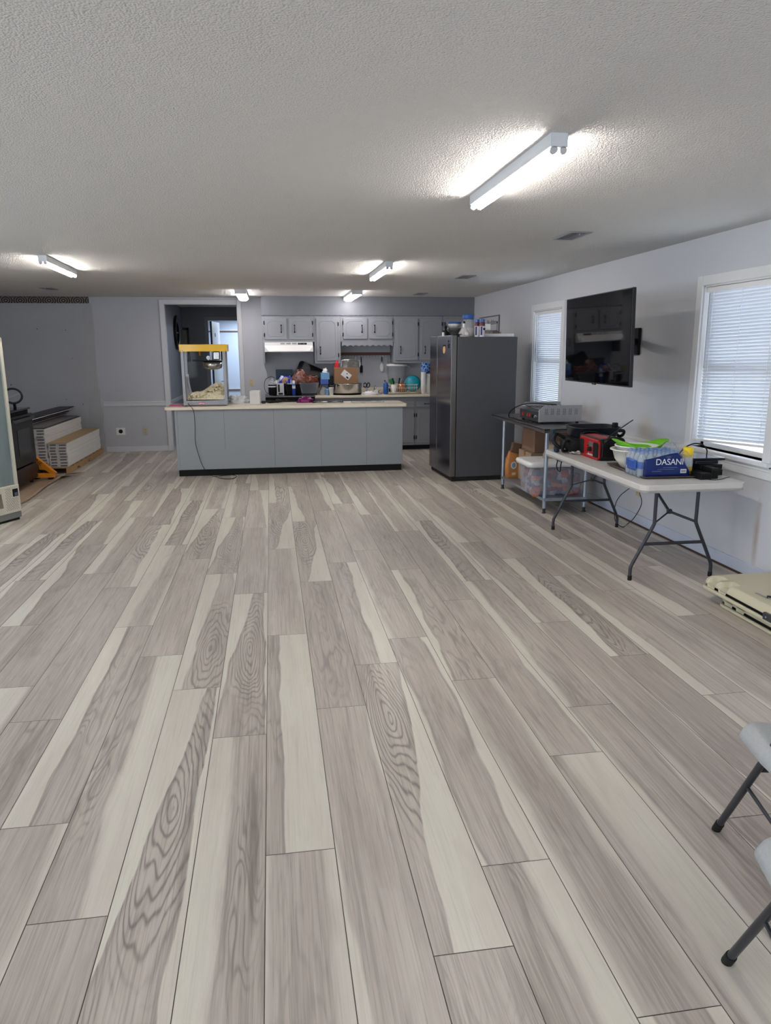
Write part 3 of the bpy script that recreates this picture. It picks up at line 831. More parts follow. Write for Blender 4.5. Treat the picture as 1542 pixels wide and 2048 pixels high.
upper('grey short two door wall cabinet above the white range hood', -.126, .690, 1.733,
      [(-.089, .26, 1.773, 2.098, 'L', .172, 1.938, True), (.298, .662, 1.773, 2.098, 'R', .382, 1.938, True)],
      lambda m: m.box(0, .03, 0, YB - UF - .001, -.335, 0))
upper('grey tall single door wall cabinet between the range hood and the utensil rail', .690, 1.110, 1.393,
      [(.725, 1.070, 1.437, 2.100, 'R', .784, 1.60, True)])
t = upper('grey short two door wall cabinet above the utensil rail, scalloped lower edge', 1.110, 1.972, 1.733,
      [(1.154, 1.545, 1.777, 2.100, 'L', 1.457, 1.937, True), (1.580, 1.962 - .01, 1.777, 2.100, 'R', 1.660, 1.937, True)])
build('valance', MB().prism(scallop(.02, .85, .002, .078, .026, .092), -.001, .018, 'y'), M_cab, t)
build('puck_light', MB().lathe([(.03, 0), (.03, -.012), (.02, -.018)], 14, c=(.2, .06, -.001)), M_white, t)
upper('grey tall two door wall cabinet between the utensil rail and the fridge', 1.972, 2.795, 1.390,
      [(2.002, 2.374, 1.436, 2.100, 'R', 2.084, 1.60, True), (2.404, 2.770, 1.436, 2.100, 'R', 2.490, 1.60, True)])
upper('grey wall cabinet in the corner, half hidden behind the things on the fridge', 2.795, 3.31, 1.390,
      [(2.825, 3.27, 1.436, 2.100, 'L', 3.2, 1.60, True)])
# base run
BF = 11.76
def base(label, x0, x1, cols):
    t = thing('base_cabinet', label, 'kitchen cabinet', (x0, BF, 0), group='grey base cabinets under the kitchen counter')
    build('cabinet_body', MB().box(.0005, x1 - x0 - .0005, 0, YB - BF - .001, .075, .862), M_cab, t, bevel=.002)
    build('toe_kick', MB().box(0, x1 - x0, .045, .06, 0, .075), M_blackm, t)
    for (a, b_, hg) in cols:
        cab_door(t, a - x0, b_ - x0, .695, .80, None, ((a + b_) / 2 - x0, .745, True), name='drawer')
        cab_door(t, a - x0, b_ - x0, .115, .655, hg, ((b_ - .06 if hg == 'L' else a + .06) - x0, .57, False))
base('grey base cabinet beside the stove, hidden behind the island', .665, 1.47, [(.70, 1.05, 'L'), (1.09, 1.44, 'R')])
base('grey base cabinet whose right door shows at the island end', 1.47, 2.285, [(1.50, 1.86, 'L'), (1.90, 2.262, 'R')])
base('grey base cabinet beside the fridge with drawer and door showing', 2.285, 3.10, [(2.305, 2.68, 'L'), (2.71, 3.07, 'R')])
c = MB().prism(rrect(.662, 3.12, 11.695, YB - .001, .01), .862, .90, 'z')
t = tag(build('kitchen_countertop', c, M_laminate, bevel=.006), 'cream countertop along the back wall under the wall cabinets', 'countertop')
t2 = build('backsplash', MB().box(.662, 3.12, YB - .022, YB - .001, .9, .985), M_lamedge, t, bevel=.004)
# sink rim and tap
sk = thing('kitchen_sink', 'steel sink rim let into the cream counter left of the dish rack', 'sink', (1.68, 12.03, .9))
build('rim', MB().ring([[(x, y, z) for x, y in rrect(-.24 + i, .24 - i, -.2 + i, .2 - i, .05)] for i, z in ((0, .0005), (.004, .005), (.02, .005), (.03, .001))], cap0=False, cap1=False), M_steelb, sk)
build('basin', MB().ring([[(x, y, z) for x, y in rrect(-.21 + i, .21 - i, -.17 + i, .17 - i, .05)] for i, z in ((0, .002), (.01, .0015), (.06, .001))], cap0=False), M_steelb, sk)
build('tap', MB().tube([(0, .2, 0), (0, .2, .09), (0, .17, .125), (0, .09, .13), (0, .03, .10), (0, .03, .08)], .011), M_chrome, sk)
build('tap_lever', MB().cyl((.06, .2, 0), (.06, .2, .03), .016).cyl((.06, .2, .035), (.10, .17, .05), .006), M_chrome, sk)

# kitchen stove under the hood
t = thing('kitchen_stove', 'black and grey stove under the white range hood, mostly behind the island', 'stove', (-.115, 11.70, 0))
build('body', MB().box(0, .77, .02, .66, .02, .885), M_blackm, t, bevel=.004)
build('cooktop', MB().box(-.003, .773, 0, .67, .886, .905), mat('cooktop_grey_steel', (120, 120, 122), .3, metal=.7), t, bevel=.004)
build('oven_door', MB().box(.01, .76, -.005, .02, .2, .83), M_black, t, bevel=.004)
build('oven_handle', MB().cyl((.06, -.045, .80), (.71, -.045, .80), .011).cyl((.09, -.045, .80), (.09, 0, .80), .008).cyl((.68, -.045, .80), (.68, 0, .80), .008), mat('handle_grey', (100, 100, 104), .3, metal=.6), t)
build('burner', MB().lathe([(.10, 0), (.10, .012), (.08, .014)], 20, c=(.58, .2, .905)), M_iron, t)
build('burner', MB().lathe([(.08, 0), (.08, .012), (.06, .014)], 20, c=(.2, .2, .905)), M_iron, t)

# range hood
t = thing('range_hood', 'white range hood under the short cabinet', 'range hood', (-.095, UF, 1.58))
build('hood_shell', MB().prism([(.355, 0), (-.17, 0), (-.175, .012), (-.09, .10), (-.085, .150), (.355, .150)], 0, .755, 'x'), M_white, t, bevel=.004)
v = MB()
for i in range(3):
    for k in range(4): v.box(.245 + i * .092, .315 + i * .092, -.0885, -.084, .118 + k * .006, .121 + k * .006)
build('vent_slots', v, M_groove, t)
build('switch_panel', MB().box(.52, .66, -.0895, -.085, .112, .140), M_black, t)
sw = MB().box(.535, .565, -.094, -.089, .12, .132)
build('switch', sw, M_groove, t); build('switch', MB().box(.60, .63, -.094, -.089, .12, .132), M_groove, t)
build('grease_filter', MB().box(.1, .65, -.12, .3, -.004, .001), M_steelb, t)
build('corner_crease', MB().prism([(0.0, .0), (.06, .012), (.0, .09)], -.1755, -.174, 'y').prism([(.755, .0), (.695, .012), (.755, .09)], -.1755, -.174, 'y'), M_white, t)

# ------------------------------------------------------------------ island
t = thing('kitchen_island', 'long grey panelled kitchen island with black toe kick', 'kitchen island', (0, 9.72, 0))
ib = MB().box(-1.25, 1.715, 0, .60, .085, .862)
build('island_body', ib, M_isl, t, bevel=.003)
build('toe_kick', MB().box(-1.245, 1.70, .012, .58, 0, .085), M_blackm, t)
for nm, X in (('a', (0.0011, 9.7200, 0.4510)[0]), ('b', (0.6146, 9.7200, 0.5032)[0]), ('c', (1.2246, 9.7200, 0.5566)[0])):
    build('panel_seam', MB().box(X - .002, X + .002, -.0012, .001, .09, .862), M_groove, t)
X = (-0.6371, 9.7200, 0.5963)[0]
build('panel_seam', MB().box(X - .002, X + .002, -.0012, .001, .34, .862), M_groove, t)
build('corner_strip', MB().box(-1.256, -1.225, -.006, .03, .085, .862), M_isl, t, bevel=.002)
c = MB().prism(rrect(-1.375, 1.775, -.015, .66, .03), .863, .90, 'z')
o = tag(build('island_countertop', c, M_laminate, loc=(0, 9.70, 0), bevel=.005), 'cream countertop on the long grey island', 'countertop')

# ------------------------------------------------------------------ popcorn machine
PX, PY, PZ = -1.152, 9.885, .90
t = thing('popcorn_machine', 'popcorn machine with yellow canopy and glass case on the island', 'popcorn machine', (PX, PY, PZ))
Wd, Dp = .565, .40
M_pm = mat('popcorn_machine_grey_steel', (140, 138, 140), .35, metal=.6, var=.05)
build('base', MB().box(0, Wd, 0, Dp, 0.008, .058), M_pm, t, bevel=.003)
for fx in (.03, Wd - .03):
    for fy in (.03, Dp - .03): build('foot', MB().cyl((fx, fy, 0), (fx, fy, .009), .015), M_rub, t)
for x in (0, Wd - .038):
    for y in (0, Dp - .02):
        build('corner_post', MB().box(x, x + .038, y, y + .02, .058, .70), M_pm, t, bevel=.002)
build('deck', MB().box(.004, Wd - .004, .02, Dp - .004, .058, .066), M_steelb, t)
build('front_glass', MB().box(.038, Wd - .038, .006, .010, .058, .70), M_glass, t)
build('side_glass', MB().box(.012, .016, .02, Dp - .02, .058, .70), M_glass, t)
build('side_glass', MB().box(Wd - .016, Wd - .012, .02, Dp - .02, .058, .70), M_glass, t)
build('canopy', MB().box(-.012, Wd + .024, -.02, Dp + .01, .695, .785), mat('yellow_enamel', (248, 196, 0), .32, var=.02, coat=.3), t, bevel=.004)
build('canopy_screw', MB().cyl((.0, -.021, .707), (.0, -.019, .707), .005, n=8).cyl((.03, -.021, .709), (.03, -.019, .709), .005, n=8).cyl((Wd + .008, -.021, .709), (Wd + .008, -.019, .709), .005, n=8), M_iron, t)
kt = build('kettle', MB().lathe([(.04, -.105), (.075, -.10), (.112, -.085), (.122, -.06), (.125, 0), (.118, 0), (.11, -.06)], 28, c=(.385, .2, .565)), M_steel, t)
build('kettle_lid', MB().lathe([(.13, 0), (.13, .008), (.1, .014), (.02, .018)], 28, c=(.385, .2, .566)), M_blackm, kt)
build('kettle_handle', MB().cyl((.13, .17, .578), (.20, .17, .578), .014, n=10).cyl((.20, .17, .578), (.28, .19, .575), .005, n=8), M_black, kt)
build('gauge', MB().cyl((.335, .14, .615), (.335, .165, .615), .025, n=16).cyl((.335, .16, .58), (.335, .16, .6), .006), M_chrome, kt)
build('drive_hanger', MB().box(.40, .485, .15, .25, .585, .695), M_steel, t, bevel=.012)
build('motor_housing', MB().box(.497, .53, .14, .26, .58, .695), M_black, t, bevel=.004)
build('drive_rod', MB().cyl((.385, .2, .57), (.385, .2, .695), .006).cyl((.36, .2, .57), (.36, .2, .695), .004), M_steelb, t)
build('warming_lamp', MB().cyl((.225, .2, .665), (.225, .2, .697), .014).sphere((.225, .2, .655), .014, 10, 6), mat('amber_lamp', (210, 130, 40), .3), t)
build('inner_chute', MB().grid(lambda a, b_: (.045 + .05 * (b_ ** 2 if b_ < .7 else .49 + (b_ - .7) * 3.2) * 1.0, .02 + a * (Dp - .04), .40 - .33 * b_), 2, 8), M_steelb, t, solid=.003)
pl = build('nameplate', MB().box(.19, .27, -.003, .001, .022, .042), mat('nameplate_red', (200, 60, 70), .4), t, bevel=.001)
build('nameplate_lettering', MB().box(.197, .212, -.004, -.002, .028, .036).box(.216, .229, -.004, -.002, .030, .038).box(.233, .246, -.004, -.002, .030, .036).box(.25, .263, -.004, -.002, .028, .036), M_white, pl)
cord = [(.06, -.004, .035), (.075, -.10, .03), tuple(a - b_ for a, b_ in zip((-1.0063, 9.6400, 0.8548), (PX, PY, PZ)))]
for q in ((-0.9994, 9.6500, 0.6755), (-1.0077, 9.6600, 0.4493), (-0.9741, 9.6600, 0.2730), (-0.9320, 9.6650, 0.1335), (-0.8563, 9.7438, 0.0060), (-0.6758, 9.4374, 0.0060), (-0.5427, 9.4128, 0.0060), (-0.5070, 9.5996, 0.0060), (-0.5823, 9.6931, 0.0060), (-0.7334, 9.6415, 0.0060), (-0.8115, 9.5809, 0.0120)):
    cord.append((q[0] - PX, q[1] - PY, q[2] - PZ))
build('power_cord', MB().tube(cord, .0042, n=6), M_rub, t)
# the popcorn itself
m = MB(); rr = random.Random(3)
m_pop = film('popped_corn', (236, 216, 160), [(250, 240, 212), (252, 246, 226), (240, 220, 166)], 70, .85)
for i in range(800):
    a = rr.random(); b_ = rr.random()
    x = .05 + a * .465; y = .025 + b_ * .33
    top = .035 + .15 * min(1, (a * 1.25)) ** .9 + .02 * math.sin(a * 9 + 1)
    z = .07 + top * (rr.random() ** .35)
    if b_ > .2 and rr.random() < .5: z = .07 + top
    for k in range(2):
        r = rr.uniform(.009, .015)
        m.sphere((x + rr.uniform(-.008, .008), y + rr.uniform(-.008, .008), z + rr.uniform(-.006, .006)), r, 6, 4)
m.grid(lambda a, b_: (.05 + a * .465, .022 + b_ * .34, .07 + .010 + .12 * min(1, (a * 1.25)) ** .9 * (1 if 0.02 < b_ else 0)), 14, 8)
tag(build('popcorn', m, m_pop, loc=(PX, PY, PZ)), 'heap of popped popcorn filling the bottom of the glass case', 'popcorn', kind='stuff')

# ------------------------------------------------------------------ small things on the island
def crumple(w, d, h, seed, n=18, amp=.35, fr=5.0):
    m = MB()
    def f(a, b_):
        th = a * 2 * PI; ph = b_ * PI / 2 * .999
        v = Vector((math.cos(th) * math.cos(ph), math.sin(th) * math.cos(ph), math.sin(ph)))
        from mathutils import noise as nz
        k = 1 + amp * (nz.noise(v * fr * .5 + Vector((seed, 0, 0))) + .5 * nz.noise(v * fr + Vector((0, seed, 0))))
        return (v.x * w / 2 * k, v.y * d / 2 * k, max(0, v.z * h * k))
    m.grid(f, n, n // 2)
    m.add([f(i / n, 0) for i in range(n)], [tuple(reversed(range(n)))])
    return m
M_bagw = mat('thin_white_bag_film', (236, 238, 240), .35, var=.05, bump=.4, bscale=30)
def solo(name, m, ma, label, cat, loc, rz=0, group=None, **k):
    return tag(build(name, m, ma, loc=loc, rot=(0, 0, rz), **k), label, cat, group)
solo('plastic_bag', crumple(.26, .18, .11, 2.3, 28, .55, 7), M_bagw, 'crumpled white plastic bag between popcorn machine and white carton', 'bag', (-0.4653, 10.2347, 0.9000))
t = thing('carton', 'small square white carton on the island right of the crumpled bag', 'box', (-.235, 10.13, .9), R(-6))
build('box_body', MB().box(-.065, .065, -.065, .065, 0, .168), M_paper, t, bevel=.003)
build('top_flap', MB().prism([(-.066, .168), (.066, .168), (.058, .176), (-.05, .178)], -.066, .066, 'y'), M_paper, t)
build('side_mark', MB().box(-.0665, -.064, -.03, .0, .05, .13), mat('grey_print', (140, 140, 146), .6), t)
solo('document_wallet', MB().prism(rrect(-.085, .085, -.08, .08, .01), 0, .012, 'z'), mat('pink_plastic', (214, 70, 140), .4), 'flat pink wallet lying left of the popcorn machine', 'folder', (-1.255, 10.0, .9), bevel=.002)
def tangle(seed, n, w, d, h, r=.004):
    rg = random.Random(seed); P = []
    for i in range(n):
        P.append((rg.uniform(-w, w), rg.uniform(-d, d), rg.uniform(r, h)))
    return MB().tube(P, r, n=6, sub=5)
solo('cable_tangle', tangle(4, 26, .16, .07, .045, .0055).sphere((.02, 0, .03), .035, 10, 6, sy=.7, sz=.8).box(-.2, -.15, -.03, .0, 0, .035).sphere((-.08, .02, .02), .02, 8, 5), M_rub, 'tangled black cables on the island beside the white carton', 'cables', (0.0475, 10.2150, 0.9000))
solo('black_plug_adapter', MB().box(-.025, .02, -.02, .02, .0, .035).box(-.045, -.025, -.008, .008, .01, .02).box(.02, .032, -.012, .012, .004, .03), M_black, 'small black adapter next to the right side of the white carton', 'adapter', (-0.1280, 10.1570, 0.9000), bevel=.003)
solo('purple_bag', crumple(.22, .14, .075, 5.1, 24, .35, 5), mat('purple_film', (118, 26, 96), .25, var=.15, bump=.3, bscale=25), 'crumpled purple bag lying on the island in front of the steel pot', 'bag', (0.4438, 10.2234, 0.9000))
def sheet(w, d, amp, seed, th=.002):
    from mathutils import noise as nz
    m = MB()
    f = lambda a, b_: ((a - .5) * w, (b_ - .5) * d, amp + amp * 1.6 * nz.noise(Vector((a * 5, b_ * 2, seed))))
    m.grid(f, 22, 8)
    return m
solo('foil_bag', sheet(.42, .16, .016, 1.5), mat('dark_green_foil', (66, 78, 62), .25, metal=.5, var=.5, vscale=14), 'flat dark green foil bag beside the purple bag', 'bag', (0.7423, 10.1543, 0.9000), solid=.006)
solo('paper_sheet', sheet(.34, .22, .010, 3.3), M_paper, 'thin white paper sheet behind the green foil bag on the island', 'paper', (.80, 10.19, .9), R(5), solid=.002)
solo('plastic_film', sheet(.46, .20, .006, 7.7), mat('clear_film', (222, 222, 216), .15, alpha=.6, var=.2), 'clear flat plastic film near the right end of the island', 'plastic film', (1.2942, 10.1276, 0.9000), R(-3), solid=.0015)

# ------------------------------------------------------------------ things on the stove
def can(name, label, cat, loc, r, h, m_body, m_cap, caph=.03, band=None, group=None):
    t = thing(name, label, cat, loc, group=group)
    build('body', MB().lathe([(r * .9, 0), (r, .006), (r, h - caph - .012), (r * .8, h - caph)], 18), m_body, t)
    build('cap', MB().lathe([(r * .82, h - caph), (r * .82, h - .005), (r * .7, h)], 18), m_cap, t)
    if band:
        build('label_band', MB().lathe([(r * 1.01, band[0]), (r * 1.01, band[1])], 18, cap0=False, cap1=False), band[2], t)
    return t
ZS = .912
M_blue = mat('royal_blue_print', (30, 66, 160), .4, var=.15, vscale=40)
M_ltblue = mat('light_blue_print', (110, 160, 205), .5, var=.2, vscale=30)
t = thing('canister', 'black canister with white rim at the left end of the stove', 'canister', (.00, 11.86, ZS))
build('pot', MB().lathe([(.05, 0), (.062, .02), (.066, .13), (.066, .165)], 20), M_black, t)
build('rim', MB().lathe([(.0665, .125), (.0675, .135), (.0665, .145)], 20, cap0=False, cap1=False), M_white, t)
build('lid', MB().lathe([(.068, .165), (.06, .20), (.03, .235), (.012, .245), (.012, .265)], 20), M_clear, t)
t = thing('boxed_gadget', 'small white and grey box with black pictures on the stove', 'box', (.125, 11.80, ZS))
build('box_body', MB().box(-.055, .055, -.03, .03, 0, .185), mat('pale_grey_carton', (200, 202, 206), .5), t, bevel=.002)
build('printed_picture', MB().box(-.04, -.01, -.032, -.03, .05, .17).box(-.035, .035, -.032, -.03, .01, .04), M_ink, t)
t = thing('power_cable_loop', 'thin black cable looping up at the left end of the stove', 'cable', (-.05, 11.95, ZS))
build('cable', MB().tube([(.02, 0, .005), (-.055, 0, .05), (-.075, 0, .15), (-.05, 0, .24), (.03, .02, .285), (.10, .04, .26)], .004, n=6), M_rub, t)
t = thing('roasting_pan', 'large black roasting pan full of bags on the stove', 'roasting pan', (.41, 11.93, ZS + .01))
pan = MB().ring([[(x, y, z) for x, y in rrect(-w_, w_, -.17 * w_ / .24, .17 * w_ / .24, .05)] for w_, z in ((.19, 0), (.215, .015), (.24, .15), (.25, .155), (.245, .16), (.225, .15), (.2, .02))], cap1=True)
build('pan_body', pan, M_black, t)
for e in (-1, 1): build('side_handle', MB().tube([(e * .24, -.05, .13), (e * .275, -.04, .14), (e * .275, .04, .14), (e * .24, .05, .13)], .007), M_black, t)
build('stand', MB().box(-.19, .19, -.12, .12, -.012, .002), M_blackm, t)
def bag_mesh(w, h, d, seed, lean=0.0, tip=.4):
    from mathutils import noise as nz
    m = MB()
    def f(a, b_, s):
        x = (a - .5) * w * (1 - (1 - tip) * b_ ** 1.5)
        e = math.sin(PI * a) ** .6 * math.sin(PI * min(1, b_ * .9 + .1)) ** .5
        n_ = nz.noise(Vector((a * 4 + seed, b_ * 4, s)))
        return (x + lean * b_ * h + .02 * nz.noise(Vector((a * 3, b_ * 3 + seed, 1))), s * (d / 2 * e + .012 * n_), b_ * h + .012 * nz.noise(Vector((a * 6, seed, 2))))
    m.grid(lambda a, b_: f(a, b_, -1), 16, 14).grid(lambda a, b_: f(a, b_, 1), 16, 14)
    return m
solo('bread_bag', bag_mesh(.24, .17, .12, 1.0, -.1, .7), film('blue_white_bread_film', (176, 138, 100), [(30, 60, 170), (205, 208, 220), (60, 80, 170)], 11), 'blue and white bread bag on top of the roasting pan, at its left', 'bag', (.22, 11.90, ZS + .13))
solo('snack_bag', bag_mesh(.36, .28, .14, 4.0, .0, .22), film('brown_red_translucent_film', (120, 76, 68), [(150, 106, 98), (92, 52, 48), (172, 138, 128)], 13), 'tall pointed brown and red snack bag rising from the roasting pan', 'bag', (.44, 11.97, ZS + .12))
solo('meat_bag', bag_mesh(.26, .17, .12, 6.2, .0, .7), film('dark_brown_film', (90, 44, 36), [(120, 66, 50), (52, 30, 28), (150, 104, 84)], 15), 'dark brown bag at the right side of the roasting pan', 'bag', (.62, 11.95, ZS + .13))
solo('white_net_bag', crumple(.2, .12, .10, 8.2, 20, .4, 6), film('grey_white_film', (180, 180, 186), [(90, 100, 130), (222, 222, 226)], 16), 'crumpled grey and white bag behind the black canister', 'bag', (.08, 11.97, ZS + .13))
solo('pan_lid', MB().prism(rrect(-.22, .22, -.17, .17, .05), 0, .018, 'z').prism(rrect(-.17, .17, -.12, .12, .04), .018, .03, 'z'), M_black, 'black rectangular lid leaning down behind the bags', 'lid', (.60, 12.16, ZS + .30), bevel=.004).rotation_euler = (R(70), R(24), 0)
t = thing('plastic_tub', 'clear plastic tub in front of the roasting pan', 'tub', (.575, 11.78, ZS + .03))
tb = MB().ring([[(x, y, z) for x, y in rrect(-w_, w_, -.06, .06, .025)] for w_, z in ((.115, 0), (.13, .01), (.155, .15), (.165, .152), (.16, .158), (.15, .15), (.125, .012))])
build('tub_body', tb, mat('smoky_clear_plastic', (150, 156, 162), .15, alpha=.55), t)
build('support', MB().box(-.12, .12, -.05, .05, -.03, 0), M_black, t)
solo('teal_box', MB().box(0, .27, 0, .03, 0, .20), mat('dark_teal_print', (24, 62, 84), .4, var=.2), 'dark teal box standing behind the bread bag against the wall', 'box', (.065, 12.30, 1.10), bevel=.002)
solo('storage_box', MB().box(0, .30, 0, .06, 0, .188), M_blackm, 'black box under the dark teal box at the wall', 'box', (.06, 12.28, .912), bevel=.003)
t = can('spray_can', 'blue and white spray can standing in front of the roasting pan', 'spray can', (.333, 11.745, .907), .026, .235, M_blue, M_white, .05, (.11, .15, M_white))
build('label_band', MB().lathe([(.0265, .15), (.0265, .175)], 18, cap0=False, cap1=False), M_ltblue, t)
t = thing('tissue_box', 'light blue tissue box with white tissue, topmost of the boxes between stove and pot', 'tissue box', (.845, 12.0, 1.145))
build('box_body', MB().box(-.07, .07, -.06, .06, 0, .105), M_ltblue, t, bevel=.003)
build('tissue', crumple(.08, .03, .06, 1.2, 14, .6, 6), M_foam, t, loc=(0, 0, .104))
solo('wipes_box', MB().box(-.07, .06, -.06, .06, 0, .075), mat('cornflower_print', (70, 100, 180), .5, var=.2), 'darker blue box under the light blue tissue box', 'box', (.835, 12.0, 1.069), bevel=.003)
solo('tea_tin', MB().box(-.05, .05, -.05, .05, 0, .168), mat('tin_mixed_print', (70, 84, 110), .4, var=.5, vscale=25), 'tin under the two blue boxes between stove and pot', 'tin', (.84, 12.0, .901), bevel=.004)
solo('paper_cup', MB().lathe([(.03, 0), (.036, .08), (.04, .10), (.038, .10), (.028, .004)], 18), M_ltblue, 'pale blue paper cup in front of the tin', 'cup', (.865, 11.83, .901))
solo('leaning_board', MB().box(-.05, .05, -.006, .006, 0, .13), mat('grey_tray', (140, 140, 142), .4), 'small grey board leaning beside the paper cup', 'board', (.775, 11.83, .903), bevel=.002).rotation_euler = (R(-8), R(28), 0)
M_cup = M_foam
def cup(label, loc, n=1, group=None):
    t = thing('foam_cup', label, 'cup', loc, group=group)
    m = MB(); m.lathe([(.026, 0), (.0285, .002), (.040, .118), (.042, .12), (.042, .126), (.038, .126), (.026, .006)], 20)
    build('cup_wall', m, M_cup, t)
    return t
cup('single white foam cup at the left of the steel pot', (.925, 11.76, .901))
solo('toaster', MB().box(-.08, .08, -.08, .08, 0, .20), M_black, 'black toaster behind the steel pot, left of the cardboard box', 'toaster', (.98, 12.2, .985), bevel=.015)
solo('storage_box', MB().box(-.08, .08, -.07, .07, 0, .083), M_blackm, 'dark box below the black toaster', 'box', (.98, 12.2, .901), bevel=.003)
t = thing('stock_pot', 'wide stainless steel pot on the kitchen counter', 'pot', (1.20, 11.96, .901))
build('pot_wall', MB().lathe([(.20, 0), (.232, .012), (.236, .165), (.243, .17), (.243, .176), (.232, .176), (.228, .02)], 48), M_steel, t)
for s in (-1, 1):
    build('side_handle', MB().tube([(s * .23, -.05, .14), (s * .275, -.04, .145), (s * .275, .04, .145), (s * .23, .05, .14)], .006), M_steelb, t)
build('base_ring', MB().lathe([(.225, 0), (.238, .003), (.238, .014)], 40, cap1=False), M_blackm, t)
t = thing('cardboard_box', 'brown cardboard box with tilted white label sitting on the steel pot', 'box', (1.172, 11.94, 1.078))
build('box_body', MB().box(-.187, .187, -.13, .13, 0, .252), M_card, t, bevel=.003)
MxL = Matrix.Translation((.0, -.132, .14)) @ Matrix.Rotation(R(38), 4, 'Y')
lb = build('shipping_label', MB().box(-.075, .075, -.0008, .0008, -.05, .05, M=MxL), M_paper, t)
build('label_print', MB().box(.02, .06, -.0016, -.0008, -.035, -.012, M=MxL).box(-.01, .008, -.0016, -.0008, .015, .03, M=MxL), M_ink, lb)
t = thing('glass_roaster', 'clear glass roaster with silver rim upside down on the cardboard box', 'glass dish', (1.25, 11.95, 1.331))
build('dish', MB().ring([[(x, y, z) for x, y in rrect(-w_, w_, -.09, .09, .04)] for w_, z in ((.15, 0), (.145, .09), (.12, .115), (.02, .118))]), mat('smoky_glass', (120, 116, 112), .08, alpha=.55, var=.3), t)
build('rim', MB().tube([(-.15, -.092, .01), (-.146, -.092, .09), (-.12, -.092, .118), (.12, -.092, .118), (.146, -.092, .09), (.15, -.092, .01)], .004, n=6), M_chrome, t)
solo('oven_mitt', crumple(.08, .05, .10, 3.0, 14, .3, 4), mat('red_cloth', (200, 40, 52), .8), 'small red cloth on the left end of the cardboard box', 'cloth', (1.03, 11.92, 1.331))

# ------------------------------------------------------------------ utensil rail on the wall
t = thing('utensil_rail', 'brown wooden utensil rail with a row of hooks below the scalloped valance', 'rail', (1.57, YB, 1.52))
build('rail_board', MB().box(-.43, .43, -.016, -.001, -.002, .045), mat('brown_wood_rail', (104, 66, 52), .55, stretch=(1, 1, 12)), t, bevel=.003)
for i in range(17):
    build('hook', MB().tube([(0, -.016, .012), (0, -.03, .004), (0, -.034, -.02), (0, -.028, -.028), (0, -.022, -.02)], .0022, n=6, sub=3), M_iron, t, (-.40 + i * .05, 0, -.003))
def utensil(name, label, loc, handle_len, handle_mat, head, head_mat, hr=.008):
    t = thing(name, label, 'kitchen utensil', loc, group='utensils hanging from the wooden rail')
    build('handle', MB().tube([(0, 0, 0), (0, 0, -handle_len * .3), (0, 0, -handle_len)], [hr * .7, hr, hr, hr, hr, hr, hr, hr, hr, hr, hr, hr * .6, hr * .6][:13], n=8), handle_mat, t)
    build('head', head, head_mat, t, (0, 0, -handle_len))
    return t
flat = lambda w, h, z0: MB().cyl((0, 0, 0), (0, 0, -z0), .004, n=6).prism([(x, z - z0 - h / 2) for x, z in rrect(-w / 2, w / 2, -h / 2, h / 2, w * .3)], -.003, .003, 'y')
utensil('spatula', 'black spatula hanging from the wooden rail', (1.479, YB - .032, 1.495), .11, M_black, flat(.05, .12, .03), M_blackm)
utensil('serving_spoon', 'white bowled spoon with black handle hanging from the rail', (1.826, YB - .032, 1.495), .09, M_black,
        MB().cyl((0, 0, 0), (0, 0, -.03), .004, n=6).sphere((0, 0, -.09), .034, 14, 10, sy=.3, sz=2.0), M_white)
utensil('carving_fork', 'long grey fork at the right end of the utensil rail', (1.92, YB - .032, 1.495), .16, M_steelb,
        MB().cyl((0, 0, 0), (0, 0, -.05), .004, n=6).box(-.012, .012, -.003, .003, -.06, -.05).box(-.012, -.008, -.002, .002, -.125, -.06).box(.008, .012, -.002, .002, -.125, -.06), M_steelb)
utensil('measuring_scoop', 'small white scoop hanging at the left of the black spatula', (1.385, YB - .032, 1.495), .07, M_white,
        MB().sphere((0, 0, -.03), .024, 12, 8, sy=.6), M_white)

# ------------------------------------------------------------------ things by the sink
t = thing('scissors', 'black scissors standing up by the sink', 'scissors', (1.53, 12.1, .901))
build('handle_loop', MB().tube([(-.02, 0, .10), (-.045, 0, .13), (-.03, 0, .17), (.0, 0, .16), (.0, 0, .12)], .008, closed=True), M_black, t)
build('handle_loop', MB().tube([(.02, 0, .10), (.01, 0, .13), (.03, 0, .175), (.055, 0, .16), (.05, 0, .12)], .008, closed=True), M_black, t)
build('blades', MB().prism([(-.01, .0), (.012, .0), (.03, .11), (-.015, .11)], -.003, .003, 'y'), M_steelb, t)
solo('dish_cloth', crumple(.26, .12, .05, 9.1, 24, .5, 7), mat('white_cloth', (228, 226, 224), .9), 'crumpled white cloth lying on the counter edge right of the pot', 'cloth', (1.555, 11.80, .901))
solo('sponge_holder', MB().ring([[(x, y, z) for x, y in rrect(-.04, .04, -.03, .03, .012)] for z in (0, .06)], cap1=False).ring([[(x, y, z) for x, y in rrect(-.036, .036, -.026, .026, .01)] for z in (.004, .06)], cap1=False), M_white, 'white open caddy behind the crumpled cloth', 'caddy', (1.655, 11.9, .907))
t = thing('dish_soap_bottle', 'blue dish soap bottle with clear pump left of the dish rack', 'bottle', (1.815, 11.85, .907))
build('bottle_body', MB().lathe([(.036, 0), (.04, .01), (.04, .15), (.03, .175), (.012, .185)], 20), mat('blue_soap', (36, 84, 160), .15, var=.1), t)
build('pump', MB().cyl((0, 0, .185), (0, 0, .23), .006).cyl((-.005, 0, .235), (.03, -.01, .232), .005).cyl((0, 0, .185), (0, 0, .20), .012), M_clear, t)
t = thing('dish_rack', 'cream wire dish rack right of the sink', 'dish rack', (2.105, 11.93, .925))
w = MB()
